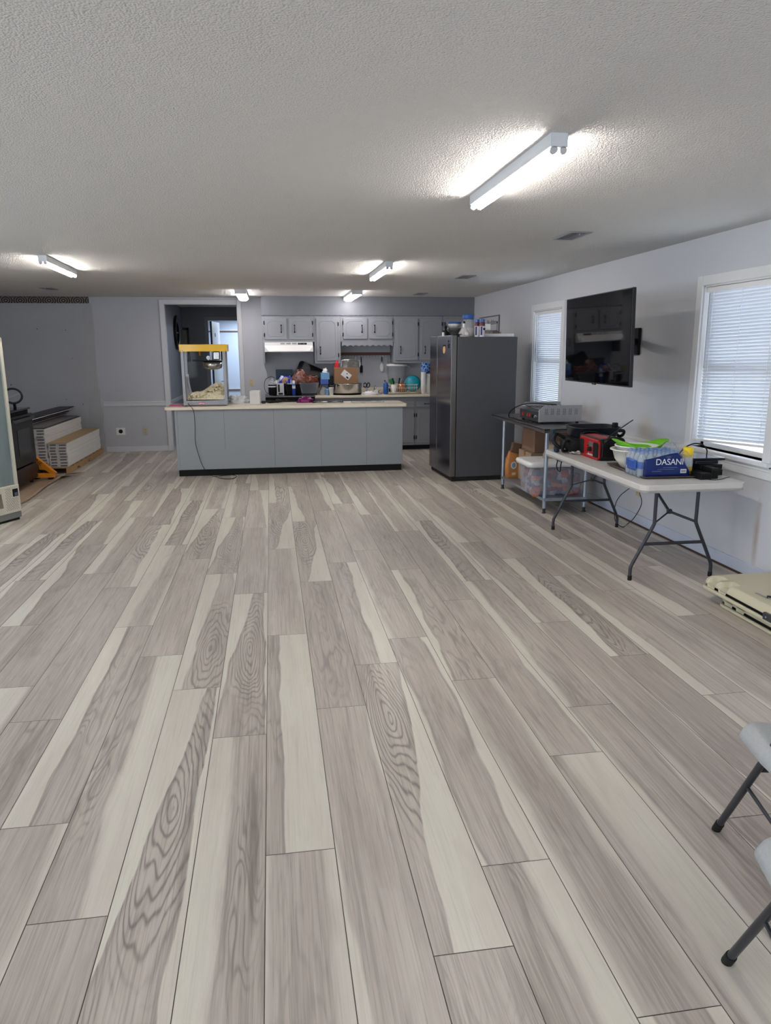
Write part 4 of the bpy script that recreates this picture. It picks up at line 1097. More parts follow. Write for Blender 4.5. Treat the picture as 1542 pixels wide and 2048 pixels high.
for z in (.0, .075, .13):
    w.tube([(x, y, z) for x, y in rrect(-.235, .235, -.14, .14, .04, 3)], .0035 if z else .003, n=6, closed=True, curve=False)
build('rim_wire', w, M_lamedge, t)
for i in range(14):
    x = -.21 + i * .0323
    w = MB()
    w.tube([(x, -.14, .13), (x, -.142, .05), (x + .006, -.135, 0), (x + .006, .135, 0), (x, .142, .05), (x, .14, .13)], .0028, n=5, curve=False)
    build('upright_wire', w, M_lamedge, t)
solo('drain_tray', MB().ring([[(x, y, z) for x, y in rrect(-w_, w_, -.17 + (.29 - w_), .17 - (.29 - w_), .04)] for w_, z in ((.25, 0), (.285, .016), (.29, .018), (.28, .014), (.25, .004))]), M_lamedge, 'cream drain tray under the dish rack', 'tray', (2.11, 11.90, .9005))
solo('white_tumbler', MB().lathe([(.034, 0), (.046, .115), (.042, .115), (.03, .005)], 18), M_white, 'white tumbler in the left end of the dish rack', 'cup', (1.95, 11.86, .932))
solo('copper_pot', MB().lathe([(.05, 0), (.062, .01), (.066, .14), (.062, .14), (.058, .01)], 22), mat('copper_metal', (170, 98, 66), .3, metal=.8, var=.05), 'copper coloured pot standing in the dish rack', 'pot', (2.09, 11.92, .93))
t = thing('teal_bowl', 'teal plastic bowl on edge in the dish rack', 'bowl', (2.27, 11.93, 1.065))
build('bowl_shell', MB().lathe([(.02, .07), (.07, .062), (.115, .03), (.135, 0), (.131, 0), (.11, .028), (.065, .056), (.001, .064)], 28, M=Matrix.Rotation(R(78), 4, 'X') @ Matrix.Rotation(R(-12), 4, 'Y')), mat('teal_plastic', (22, 140, 160), .4), t)
solo('green_scraper', MB().box(-.04, .04, -.01, .01, 0, .09), mat('green_plastic', (30, 130, 72), .4), 'green scraper sticking out of the dish rack', 'kitchen utensil', (1.95, 11.95, 1.06), bevel=.006).rotation_euler = (0, R(-22), 0)
for i, (dx, an, nm, lb) in enumerate(((-.06, -35, 'kitchen_knife', 'black handled knife leaning out of the left corner of the dish rack'),
                                      (.045, 8, 'peeler', 'black handled peeler upright in the dish rack'),
                                      (.0, -14, 'paring_knife', 'black handled knife beside the green scraper'))):
    t = thing(nm, lb, 'kitchen utensil', (1.98 + dx, 11.93 - .02 * i, .96), rot=(0, R(an), 0))
    build('handle', MB().box(-.011, .011, -.007, .007, .10, .20), M_black, t, bevel=.004)
    build('blade', MB().box(-.008, .008, -.001, .001, 0, .10), M_steel, t)
for i, (dx, an) in enumerate(((.03, 22), (.06, 30))):
    t = thing('whisk', ('steel whisk leaning to the right in the dish rack', 'second steel whisk nearer the copper pot')[i], 'kitchen utensil', (2.0 + dx, 12.0 - .1 * i, .95), rot=(0, R(an), 0))
    build('handle', MB().cyl((0, 0, .09), (0, 0, .22), .004, n=8), M_steel, t)
    wl = MB()
    for k in range(3): wl.tube([(0, 0, .09), (.02 * math.cos(k), .02 * math.sin(k), .05), (0, 0, .0), (-.02 * math.cos(k), -.02 * math.sin(k), .05), (0, 0, .09)], .0015, n=4, sub=4)
    build('wire_loops', wl, M_steel, t)
t = thing('clear_bucket', 'large clear bucket with white rim behind the dish rack', 'bucket', (2.06, 12.22, .985))
build('bucket_wall', MB().lathe([(.12, 0), (.135, .02), (.165, .36), (.17, .365)], 30, cap1=False), mat('cloudy_plastic', (196, 200, 206), .3, alpha=.55), t)
build('rim', MB().lathe([(.168, .355), (.176, .36), (.176, .385), (.165, .39), (.12, .395), (.01, .395)], 30, cap0=False), M_white, t)
build('handle', MB().tube([(.165, -.03, .35), (.20, -.05, .345), (.235, -.04, .31), (.22, -.03, .27), (.17, -.02, .26)], .008), M_clear, t)
solo('storage_box', MB().box(-.15, .15, -.11, .11, 0, .084), M_blackm, 'dark block under the clear bucket behind the dish rack', 'box', (2.06, 12.22, .901), bevel=.003)
def cup_stack(label, loc, n):
    base_t = None
    for k in range(n):
        l = label if k < n - 1 else label
        cup('%s' % label, (loc[0], loc[1], loc[2] + k * .0165), group='white foam cups nested in two stacks')
for q, (x, n, lb) in enumerate(((2.425, 14, 'white foam cup in the taller stack next to the fridge'), (2.52, 12, 'white foam cup in the stack half hidden by the fridge'))):
    first = None
    for k in range(n):
        loc = (x, 11.80 + .05 * q, .901 + k * .0175)
        if not first:
            first = cup(lb, loc, group='white foam cups nested in two stacks'); pr = first
        else: dup(first, lb, loc)
m = film('blue_packet_film', (26, 70, 150), [(120, 160, 210), (24, 56, 130), (190, 210, 230)], 18)
solo('cup_packet', bag_mesh(.17, .17, .12, 2.0, 0, .8), m, 'blue packet of cups lying on top of the foam cup stacks', 'packet', (2.47, 11.83, 1.23))

# ------------------------------------------------------------------ outlets
def outlet(label, loc, rz, kind='duplex'):
    t = thing('wall_outlet', label, 'outlet', loc, rz)
    if kind == 'duplex':
        build('cover_plate', MB().box(-.036, .036, -.006, 0, -.058, .058), M_outlet, t, bevel=.003)
        build('socket', MB().box(-.016, .016, -.009, -.005, .010, .042), M_outlet, t, bevel=.003)
        build('socket', MB().box(-.016, .016, -.009, -.005, -.042, -.010), M_outlet, t, bevel=.003)
        s = MB()
        for zz in (.026, -.026): s.box(-.008, -.005, -.0095, -.0085, zz - .006, zz + .008).box(.005, .008, -.0095, -.0085, zz - .006, zz + .008)
        build('slots', s, M_dark, t)
    else:
        build('cover_plate', MB().box(-.07, .07, -.006, 0, -.058, .058), M_white, t, bevel=.003)
        build('receptacle', MB().cyl((0, -.006, 0), (0, -.022, 0), .033, .030, n=24), M_blackm, t)
        build('slots', MB().box(-.003, .003, -.0225, -.0215, -.02, .0), M_dark, t)
    return t
outlet('white range outlet with a round black socket low on the back wall', (-2.46, YB - .001, .335), 0, 'range')
outlet('beige outlet low on the back wall between range outlet and opening', (-2.075, YB - .001, .335), 0)
outlet('beige outlet above the island counter between opening and hood', (-.337, YB - .001, 1.092), 0)
outlet('beige outlet behind the clear bucket and utensils', (2.0, YB - .001, 1.22), 0)
rwo = outlet('beige outlet under the folding table on the right wall', (XR - .001, 6.22, .325), R(-90))

# ------------------------------------------------------------------ fridge
fa = R(3.0)
F = thing('refrigerator', 'dark grey side by side refrigerator with glossy doors', 'refrigerator', (2.208, 8.715, 0), fa)
M_fside = mat('fridge_side_charcoal', (72, 73, 78), .5, var=.03)
M_fdoor = mat('fridge_door_dark_steel', (112, 114, 126), .16, metal=.9, var=.03, stretch=(1, 1, 10))
M_fedge = mat('fridge_door_edge', (126, 124, 122), .28, metal=.85, var=.06, stretch=(1, 1, 8))
build('fridge_body', MB().box(0, .755, 0, .98, .055, 1.75), M_fside, F, bevel=.006)
build('toe_grille', MB().box(-.05, .70, .01, .97, .012, .055), M_dark, F)
for (x, y) in ((-.03, .04), (-.03, .93), (.7, .04), (.7, .93)):
    build('foot', MB().cyl((x, y, 0), (x, y, .02), .02), M_rub, F)
for nm, a, b_ in (('near', .004, .606), ('far', .636, .976)):
    d = build('door', MB().box(-.078, -.012, a, b_, .06, 1.768), [M_fedge, M_fdoor], F, bevel=.004)
    me = d.data
    for p in me.polygons: p.material_index = 1 if p.normal.x < -.5 else 0
    e = (b_ - .012, b_ - .001) if nm == 'near' else (a + .001, a + .012)
    build('grip_recess', MB().box(-.079, -.05, e[0], e[1], .5, 1.3), M_dark, d)
build('door_gasket', MB().box(-.013, .0, .01, .97, .065, 1.745), M_dark, F)
hg = MB().box(-.06, .03, .02, .075, 1.75, 1.775).box(-.02, .06, .03, .06, 1.775, 1.785)
build('hinge_cover', hg, M_black, F, bevel=.003)
build('hinge_cover', MB().box(-.06, .03, .905, .96, 1.75, 1.775), M_black, F, bevel=.003)
def on_door(y, z, dx=0):
    v = Matrix.Rotation(fa, 4, 'Z') @ Vector((-.079 - dx, y, 0)); return (2.208 + v.x, 8.715 + v.y, z)
t = thing('fridge_magnet', 'round wooden magnet on the near fridge door', 'magnet', on_door(.30, 1.60), fa)
build('disc', MB().cyl((0, 0, 0), (-.006, 0, 0), .045, n=24), mat('wood_slice', (206, 170, 120), .6), t)
build('knob', MB().sphere((-.008, 0, .05), .01, 8, 6), M_black, t)
for i, (y, z, w_) in enumerate(((.13, 1.70, .016), (.13, 1.655, .026), (.10, 1.66, .016), (.115, 1.63, .02))):
    solo('letter_magnet', MB().box(-.006, 0, -w_ / 2, w_ / 2, -w_ * .7, w_ * .7).box(-.006, 0, -w_ * .9, w_ * .9, -w_ * .2, w_ * .2), M_black,
         'small black letter magnet near the top edge of the near fridge door', 'magnet', on_door(y, z), fa, 'black letter magnets on the fridge')

# things standing on the fridge (top at 1.75)
ZF = 1.751
t = thing('bottle', 'black bottle at the door end of the fridge top', 'bottle', (2.20, 9.32, ZF))
build('bottle_body', MB().lathe([(.03, 0), (.034, .01), (.034, .07), (.016, .095), (.014, .11)], 18), M_black, t)
build('cap', MB().lathe([(.012, .11), (.018, .115), (.016, .14), (.006, .15)], 14), M_blackm, t)
t = thing('small_bottle', 'tiny white bottle with black cap left of the black bottle', 'bottle', (2.145, 9.22, ZF))
build('bottle_body', MB().lathe([(.014, 0), (.015, .005), (.015, .06), (.01, .065)], 12), M_white, t)
build('cap', MB().lathe([(.011, .065), (.011, .085)], 12), M_black, t)
t = thing('lidded_bowl', 'clear bowl with blue lid stacked on clear dishes on the fridge', 'bowl', (2.335, 9.42, 1.874))
build('bowl_wall', MB().lathe([(.045, 0), (.07, .02), (.085, .05), (.082, .05), (.06, .01)], 24), mat('rice_coloured_plastic', (205, 208, 205), .35, var=.25, vscale=30), t)
M_lid = mat('blue_lid', (44, 96, 172), .4)
build('lid', MB().lathe([(.088, .05), (.092, .053), (.092, .066), (.08, .072), (.03, .068)], 24), M_lid, t)
solo('clear_dish', MB().lathe([(.06, 0), (.085, .02), (.095, .045), (.088, .045), (.055, .006)], 24), mat('smoky_dish', (120, 118, 116), .1, alpha=.6, var=.4, vscale=25), 'smoky clear dish lying under the blue lidded bowl', 'dish', (2.335, 9.42, 1.827))
solo('dark_tray', MB().lathe([(.09, 0), (.11, .02), (.118, .075), (.10, .075), (.085, .005)], 24), mat('dark_glass_dish', (62, 62, 66), .1, alpha=.85, var=.3), 'dark glass dish at the bottom below the smoky dish', 'dish', (2.335, 9.40, ZF))
solo('white_jar_lid', MB().lathe([(.03, 0), (.034, .004), (.03, .012)], 18), M_white, 'small white lid at the front edge of the fridge top', 'lid', (2.255, 9.05, ZF))
t = thing('large_jar', 'big clear jar with blue lid, tallest thing on the fridge', 'jar', (2.465, 9.22, ZF))
t.scale = (1.0, 1.0, 1.22)
build('jar_wall', MB().lathe([(.07, 0), (.085, .01), (.088, .05), (.088, .14), (.065, .175), (.06, .185)], 28), mat('clear_jar_plastic', (200, 204, 210), .08, alpha=.35, var=.1), t)
build('contents', MB().lathe([(.07, .005), (.082, .012), (.083, .095), (.02, .098)], 24), mat('pale_powder', (222, 216, 205), .9, var=.05), t)
build('lid', MB().lathe([(.068, .182), (.07, .184), (.07, .222), (.062, .23), (.02, .231)], 28), M_lid, t)
t = thing('squeeze_flask', 'clear conical bottle with white neck and black cap in front of the big jar', 'bottle', (2.335, 8.92, ZF))
build('bottle_body', MB().lathe([(.06, 0), (.068, .01), (.062, .05), (.03, .10), (.014, .12)], 24, sx=1.05), mat('clear_flask_plastic', (212, 206, 208), .1, alpha=.55, var=.3, vscale=25), t)
build('label_disc', MB().cyl((.015, -.058, .035), (.017, -.066, .035), .022, n=20), M_white, t)
build('neck', MB().lathe([(.016, .115), (.02, .12), (.018, .16)], 16), M_white, t)
build('cap', MB().lathe([(.014, .16), (.014, .185), (.010, .188)], 14), M_black, t)
M_canw = mat('white_can_print', (214, 214, 224), .35, var=.05)
M_maroon = mat('maroon_print', (84, 34, 46), .4, var=.2, vscale=40)
for i, (x, y, lb) in enumerate(((2.465, 8.80, 'white aerosol can with maroon band and blue cap, left of the two on the fridge'), (2.525, 8.775, 'white aerosol can with maroon band, blue cap and black mark, right of the two'))):
    t = thing('aerosol_can', lb, 'can', (x, y, ZF))
    build('body', MB().lathe([(.026, 0), (.029, .004), (.029, .13), (.029, .136)], 20), M_canw, t)
    build('band', MB().lathe([(.0295, .125), (.0295, .165), (.024, .172)], 20), M_maroon, t)
    build('cap', MB().lathe([(.024, .17), (.025, .195), (.018, .205)], 20), M_lid, t)
    build('print_stripe', MB().box(-.029, -.012, -.031, -.022, .02, .12), mat('dark_blue_stripe', (50, 50, 100), .4), t)
    if i: build('print_mark', MB().cyl((.012, -.022, .09), (.013, -.031, .09), .015, n=14), M_ink, t)
t = thing('flat_box', 'flat white box at the right rear of the fridge top', 'box', (2.80, 9.0, ZF))
build('box_body', MB().box(-.24, .15, -.14, .14, 0, .038), M_white, t, bevel=.004)
solo('snack_pouch', crumple(.25, .14, .04, 4.4, 22, .3, 6), film('pouch_brown_film', (150, 138, 132), [(120, 104, 100), (186, 178, 174)], 14), 'crumpled clear pouch of brown snacks lying on the flat white box', 'pouch', (2.70, 8.98, 1.790))
t = thing('handwritten_card', 'white card with black handwriting leaning on the fridge behind the cans', 'card', (2.67, 9.22, ZF), R(-4))
build('card', MB().box(-.085, .085, -.002, .002, 0, .165), M_paper, t, bevel=.001)
lettering('handwriting', 'welcomes', .04, M_ink, t, (-.015, -.0035, .085), (R(90), 0, 0), shear=.3)
lettering('handwriting', 'to', .036, M_ink, t, (-.03, -.0035, .05), (R(90), 0, 0), shear=.3)
t = thing('whiteboard', 'framed whiteboard with faint writing on the right wall above the fridge', 'whiteboard', (XR, 11.15, 1.92))
build('board', MB().box(-.012, -.001, -.52, .50, -.17, .165), mat('whiteboard_white', (196, 198, 204), .4), t)
build('frame', MB().box(-.018, 0, -.53, -.51, -.18, .175).box(-.018, 0, .49, .51, -.18, .175).box(-.018, 0, -.51, .49, .16, .175).box(-.018, 0, -.51, .49, -.18, -.165), mat('aluminium_frame', (130, 132, 140), .35, metal=.6), t)
lettering('faint_writing', 'No dishes', .11, mat('faded_ink', (96, 98, 108), .7), t, (-.0135, -.15, .08), (R(90), 0, R(-90)))
build('corner_clip', MB().cyl((-.02, -.44, .07), (-.012, -.44, .07), .018, n=10).box(-.016, -.012, -.446, -.434, -.1, .07), M_ink, t)

# ------------------------------------------------------------------ television on its arm
tc_ = thing('television', 'large flat black television on a swivel arm on the right wall', 'television', (2.630, 5.825, 1.677))
tc_.rotation_euler = (0, R(-1.6), R(-2))
tv = MB().box(0, .028, -.668, .668, -.358, .358)
build('screen_housing', tv, mat('tv_black_housing', (20, 20, 24), .35, var=.05), tc_, bevel=.003)
m = mat('tv_glossy_screen', (8, 9, 13), .03, var=0, spec=.15)
build('screen', MB().box(-.0015, .002, -.662, .662, -.347, .352), m, tc_)
build('rear_bulge', MB().box(.028, .065, -.40, .40, -.30, .12), M_blackm, tc_, bevel=.01)
build('logo_tab', MB().box(-.006, .01, -.03, .03, -.366, -.356), M_black, tc_, bevel=.002)
mt = thing('wall_mount', 'black articulated wall arm behind the television', 'wall mount', (XR, 6.405, 1.665))
build('wall_plate', MB().box(-.03, 0, -.04, .09, -.12, .12), M_blackm, mt, bevel=.006)
build('swing_arm', MB().box(-.022, .022, 0, .45, -.03, .03, M=Matrix.Translation((-.05, .02, 0)) @ Matrix.Rotation(R(145), 4, 'Z')), M_blackm, mt, bevel=.005)
build('swing_arm', MB().box(-.02, .02, 0, .46, -.02, .04, M=Matrix.Translation((-.30, -.33, .01)) @ Matrix.Rotation(R(42), 4, 'Z')), M_blackm, mt, bevel=.005)
build('screen_bracket', MB().box(-.615, -.59, -.62, -.22, -.2, -.17).box(-.615, -.59, -.62, -.22, .07, .10).box(-.615, -.59, -.62, -.59, -.22, .12).box(-.615, -.59, -.25, -.22, -.22, .12), M_blackm, mt)

# ------------------------------------------------------------------ steel prep table and its load
T = thing('prep_table', 'steel prep table with galvanised legs and undershelf beside the fridge', 'table', (2.845, 7.50, 0))
tp = MB().prism([(-.305, -.86), (.305, -.86), (.305, .86), (-.305, .86)], .845, .86)
tp.prism([(-.305, .858), (-.305, .825), (-.285, .815), (-.28, .825), (-.292, .83), (-.292, .848)], -.86, .86, 'y')
tp.prism([(-.86, .858), (-.86, .825), (-.84, .815), (-.835, .825), (-.848, .83), (-.848, .848)], -.305, .305, 'x')
build('tabletop', tp, mat('worn_steel_top', (124, 120, 120), .33, metal=.85, var=.2, vscale=6), T, bevel=.003)
for x in (-.21, .21):
    for y in (-.69, .66):
        l = build('leg', MB().cyl((x, y, .05), (x, y, .845), .0195, n=18), M_galv, T)
        build('foot', MB().cyl((x, y, .012), (x, y, .055), .012, .0185, n=14).cyl((x, y, 0), (x, y, .012), .019, n=14), M_legg, l)
us = MB().box(-.225, .225, -.705, .675, .145, .155)
us.box(-.232, -.222, -.70, .67, .125, .155).box(.222, .232, -.70, .67, .125, .155).box(-.225, .225, -.712, -.702, .125, .155)
build('undershelf', us, M_galv, T, bevel=.002)
# roller grill
g = thing('hot_dog_roller', 'stainless hot dog roller grill with slotted sides on the steel table', 'roller grill', (2.645, 7.08, .860), R(0))
P = [(0, .02), (.455, .02), (.455, .185), (.06, .185), (.0, .14)]
for i, y in enumerate((0, .575)):
    sp_ = build('side_panel', MB().prism(P, y, y + .018, 'y'), M_steelb, g, bevel=.003)
    if i == 0:
        for k in range(6):
            s = MB()
            for q in range(5):
                for e in (0, 1): s.box(.062 + k * .063 + e * .018, .075 + k * .063 + e * .018, -.0012, .002, .095 + q * .0125, .099 + q * .0125)
            build('louvre_slots', s, M_dark, sp_)
build('base_box', MB().box(.006, .45, .018, .575, .022, .11), M_steelb, g, bevel=.002)
build('front_panel', MB().box(-.002, .006, .018, .575, .022, .12), mat('dark_control_panel', (62, 62, 66), .35, metal=.5), g)
for k in range(9):
    build('roller', MB().cyl((.05 + k * .046, .018, .145), (.05 + k * .046, .575, .145), .0125, n=14), M_chrome, g)
for k, y in enumerate((.08, .15)):
    build('control_knob', MB().cyl((-.002, y, .07), (-.022, y, .07), .018, .015, n=16), M_black if k else M_chrome, g)
for y in (.25, .33, .47):
    build('rocker_switch', MB().box(-.008, -.001, y - .018, y + .018, .055, .085), M_red, g, bevel=.002)
for fx in (.03, .42):
    for fy in (.03, .55): build('foot', MB().cyl((fx, fy, 0), (fx, fy, .022), .015), M_rub, g)
cd = [(.30, .30, .17), (.05, .42, .18), (-.04, .60, .13), (-.07, .72, .06), (-.06, .76, .007), (-.05, .62, .008), (-.055, .44, .007), (-.04, .25, .008), (-.02, .12, .007)]
build('power_cord', MB().tube(cd, .006, n=7), M_rub, g)

# undershelf: bag, boxes, bin
bg_ = thing('paper_sack', 'orange brown paper sack with folded dark top at the left end of the undershelf', 'bag', (2.70, 8.02, .156), R(-4))
m_sack = film('orange_brown_sack', (168, 110, 58), [(184, 124, 66), (150, 96, 52)], 5, .55)
def sack():
    m = MB(); rs = []
    for z, w_, d_, ox in ((0, .072, .05, 0), (.01, .078, .056, 0), (.12, .082, .06, 0), (.22, .078, .055, .004), (.28, .06, .03, .008), (.31, .058, .02, .012)):
        rs.append([(x + ox, y, z) for x, y in rrect(-w_, w_, -d_, d_, min(w_, d_) * .5, 3)])
    return m.ring(rs)
build('sack_body', sack(), m_sack, bg_)
build('folded_top', MB().box(-.058, .060, -.03, .03, 0, .115, M=Matrix.Translation((.02, -.012, .285)) @ Matrix.Rotation(R(14), 4, 'Y') @ Matrix.Rotation(R(-6), 4, 'X')), mat('dark_sack_lining', (92, 66, 48), .7, var=.2), bg_, bevel=.012)
em = build('oval_emblem', MB().lathe([(.034, 0), (.034, .003)], 24, M=Matrix.Translation((.0, -.061, .15)) @ Matrix.Rotation(R(90), 4, 'X') @ Matrix.Scale(1.25, 4, (0, 1, 0))), mat('emblem_pale', (190, 196, 196), .5), bg_)
build('emblem_figure', MB().lathe([(.022, 0), (.022, .002)], 20, M=Matrix.Translation((.0, -.0635, .15)) @ Matrix.Rotation(R(90), 4, 'X') @ Matrix.Scale(1.3, 4, (0, 1, 0))), mat('emblem_blue', (110, 136, 160), .5), em)
build('small_label', MB().box(-.02, .025, -.062, -.0585, .035, .065), mat('label_cream', (208, 186, 150), .6), bg_)
solo('paper_packet', MB().prism(rrect(-.03, .03, -.05, .05, .02), 0, .26, 'z'), mat('dark_jar_brown', (120, 88, 60), .5, var=.3), 'narrow brown packet right behind the orange brown sack', 'packet', (2.82, 8.0, .156), bevel=.01)
t = thing('storage_bin', 'clear plastic bin with white rim full of snack packets on the undershelf', 'storage bin', (2.80, 7.085, .156))
bn = MB().ring([[(x, y, z) for x, y in rrect(-w_, w_, -.17 - (w_ - .25) * .8, .17 + (w_ - .25) * .8, .05)] for w_, z in ((.25, 0), (.265, .015), (.292, .31), (.288, .31), (.262, .02))])
build('bin_wall', bn, mat('clear_bin_plastic', (206, 208, 220), .22, alpha=.22, var=.15, vscale=6), t)
build('rim', MB().ring([[(x, y, z) for x, y in rrect(-w_, w_, -.17 - (w_ - .25) * .8, .17 + (w_ - .25) * .8, .05)] for w_, z in ((.29, .30), (.312, .295), (.318, .325), (.31, .345), (.296, .345), (.286, .33))], cap0=False, cap1=False), M_white, t)
build('lid', MB().prism(rrect(-.30, .30, -.21, .21, .05), .340, .348), M_white, t, bevel=.003)
packs = [('red_packet', (150, 30, 34)), ('navy_packet', (32, 40, 78)), ('silver_packet', (150, 150, 158)), ('orange_packet', (180, 92, 50)), ('grey_blue_packet', (96, 112, 140)), ('brown_packet', (92, 56, 40)), ('navy_blue_packet', (40, 52, 96)), ('dark_red_packet', (110, 24, 30))]
rg = random.Random(8); pm = [film(n_ + '_film', c_, [tuple(min(255, int(x * 1.1 + 8)) for x in c_), tuple(int(x * .5) for x in c_)], 30, .3) for n_, c_ in packs]
pk_first = {}
k = 0
for iz in range(6):
    for ix in range(8):
        for side in (0, 1, 2):
            q = rg.randrange(8)
            h_ = .03 + iz * .038 + rg.uniform(-.008, .01)
            lim = .245
            if side == 0: x, y, rzz = -.21 + ix * .060, -.150, 0
            elif side == 1:
                if ix > 4: continue
                x, y, rzz = -.225, -.12 + ix * .06, R(90)
            else:
                if iz < 5: continue
                x, y, rzz = -.20 + ix * .057, rg.uniform(-.08, .1), rg.uniform(0, 3)
                h_ = .25
            if iz == 5 and side < 2 and rg.random() < .5: continue
            loc = (2.80 + x, 7.085 + y, .156 + h_)
            rot = ((R(80) if side < 2 else 0) + rg.uniform(-.4, .4), rg.uniform(-.9, .9), (R(-90) if side == 1 else rzz) + rg.uniform(-.3, .3))
            lb = packs[q][0].replace('_', ' ').replace('packet', '') + 'snack packet jumbled inside the clear bin'
            if q not in pk_first:
                o = build('snack_packet', crumple(.10, .075, .02, q * 1.7, 10, .3, 4), pm[q], loc=loc)
                # pillow shaped packet
                me = o.data
                for v in me.vertices: v.co.z = v.co.z * .9
                pk_first[q] = o
            else:
                o = pk_first[q].copy(); COL.objects.link(o)
            o.location = loc; o.rotation_euler = rot
            tag(o, lb, 'snack packet', 'snack packets in the clear bin')
def sbox(label, loc, d, ma, rz=0, flap=True):
    t = thing('cardboard_box', label, 'box', loc, rz)
    build('box_body', MB().box(-d[0] / 2, d[0] / 2, -d[1] / 2, d[1] / 2, 0, d[2]), ma, t, bevel=.003)
    build('tape', MB().box(-d[0] / 2 - .001, d[0] / 2 + .001, -.025, .025, d[2] - .05, d[2] + .001), mat('brown_tape', (120, 84, 58), .3), t)
    return t
M_cardd = mat('dark_kraft_cardboard', (128, 100, 82), .85, var=.1, vscale=4)
sbox('brown cardboard box standing at the back under the steel table', (2.98, 7.78, .50), (.37, .40, .24), M_cardd)
sbox('brown cardboard box under the topmost one on the undershelf', (2.90, 7.76, .156), (.30, .40, .34), M_card2)
solo('paper_bag', bag_mesh(.26, .17, .15, 7.0, .0, .6), mat('tan_paper', (188, 164, 140), .8, var=.1, bump=.3, bscale=14), 'tan crumpled paper bag on top of the clear bin', 'bag', (2.86, 7.15, .506))
solo('plastic_bag', crumple(.26, .16, .13, 3.4, 22, .5, 6), mat('grey_clear_film', (150, 146, 150), .2, alpha=.7, var=.3, bump=.4, bscale=25), 'greyish clear plastic bag on the bin right of the paper bag', 'bag', (3.02, 7.02, .506))

# ------------------------------------------------------------------ white folding table
FT = thing('folding_table', 'long white plastic folding table with grey tube legs along the right wall', 'table', (2.765, 5.33, 0), R(-.8))
tb = MB().prism(rrect(-.375, .375, -.93, .93, .06, 6), .682, .722)
build('tabletop', tb, mat('grimy_white_table_plastic', (206, 203, 200), .45, var=.1, vscale=7), FT, bevel=.006, seg=3)
build('apron_lip', MB().ring([[(x, y, z) for x, y in rrect(-w_, w_, -.93 + (.375 - w_), .93 - (.375 - w_), .05, 6)] for w_, z in ((.368, .69), (.368, .668), (.355, .668), (.355, .69))], cap0=False, cap1=False), mat('table_edge_plastic', (190, 190, 190), .45), FT)
for s, y0 in ((-1, -.71), (1, .80)):
    for e in (-1, 1):
        lg = MB().tube([(e * .155, y0, .69), (e * .155, y0, .50), (e * .155, y0, .42), (e * .165, y0, .385), (e * .24, y0 + .005, .23), (e * .295, y0 + .01, .115), (e * .305, y0 + .01, .08), (e * .305, y0 + .01, .02)], .0125, n=12, sub=5)
        l = build('leg', lg, M_legg, FT)
        build('leg_cap', MB().cyl((e * .305, y0 + .01, 0), (e * .305, y0 + .01, .034), .015, n=12), M_rub, l)
    build('crossbar', MB().cyl((-.225, y0, .262), (.225, y0, .262), .0115, n=10), M_legg, FT)
    yb = y0 - s * .30
    br = MB().cyl((0, y0 - s * .09, .47), (-.02, yb - s * .12, .675), .010, n=10).cyl((-.0, y0 - s * .09, .47), (.155, y0, .41), .009, n=10).cyl((-.0, y0 - s * .09, .47), (-.155, y0, .41), .006, n=8)
    build('diagonal_brace', br, M_legg, FT)
    build('brace_lock', MB().cyl((-.012, y0 - s * .09, .47), (.014, y0 - s * .09, .47), .018, n=12), M_legg, FT)
    build('hinge_bar', MB().cyl((-.33, y0, .672), (.33, y0, .672), .011, n=10), M_legg, FT)
t = thing('table_clamp', 'black wire clip hanging under the left edge of the folding table', 'clip', (2.42, 5.98, .682))
build('wire', MB().tube([(0, 0, -.02), (-.01, -.005, -.07), (-.01, -.04, -.105), (-.01, -.09, -.10), (-.01, -.10, -.04), (0, -.10, -.01)], .005, n=6), M_blackm, t)
build('mount', MB().box(-.01, .02, -.11, .01, -.022, 0), M_blackm, t)

ZT = .7225
# electric skillet and black appliance under it
t = thing('countertop_griddle', 'black appliance with hanging handles at the far end of the folding table', 'appliance', (2.70, 6.03, ZT), R(-4))
build('base_body', MB().ring([[(x, y, z) for x, y in rrect(-w_, w_, -w_ * .8, w_ * .8, .05)] for w_, z in ((.17, 0), (.20, .02), (.205, .10), (.18, .125))]), M_blackm, t)
build('side_handle', MB().tube([(-.19, .05, .12), (-.26, .05, .15), (-.29, .02, .09), (-.24, .0, .04), (-.2, .0, .06)], .016, n=8), M_black, t)
build('side_handle', MB().tube([(-.17, -.1, .10), (-.24, -.13, .11), (-.25, -.11, .03), (-.19, -.08, .02)], .013, n=8), M_black, t)
build('latch', MB().box(-.30, -.26, .06, .12, .08, .19).box(-.29, -.25, -.03, .02, .0, .05), mat('blue_black_plastic', (34, 44, 58), .3), t, bevel=.01)
t = thing('electric_skillet', 'square black electric skillet stacked on the black appliance', 'skillet', (2.775, 6.10, .8485), R(-3))
sk_ = MB().ring([[(x, y, z) for x, y in rrect(-w_, w_, -w_ * .86, w_ * .86, w_ * .38, 4)] for w_, z in ((.165, 0), (.185, .01), (.20, .083), (.210, .085), (.208, .092), (.196, .090), (.180, .02), (.15, .012))])
build('pan', sk_, mat('charcoal_nonstick', (34, 36, 44), .45, var=.08), t)
build('handle', MB().tube([(.19, -.10, .055), (.235, -.12, .055), (.25, -.08, .02), (.235, -.03, .0), (.19, -.02, .045)], .014, n=8), M_black, t)
build('control_probe', MB().box(.15, .195, -.10, -.06, .075, .125), M_black, t, bevel=.008)
t = thing('charging_cable', 'coiled white cable on the folding table beside the red radio', 'cable', (2.54, 5.93, ZT))
build('cable', tangle(12, 14, .045, .10, .035, .006), mat('dirty_white_cord', (196, 192, 184), .5), t)
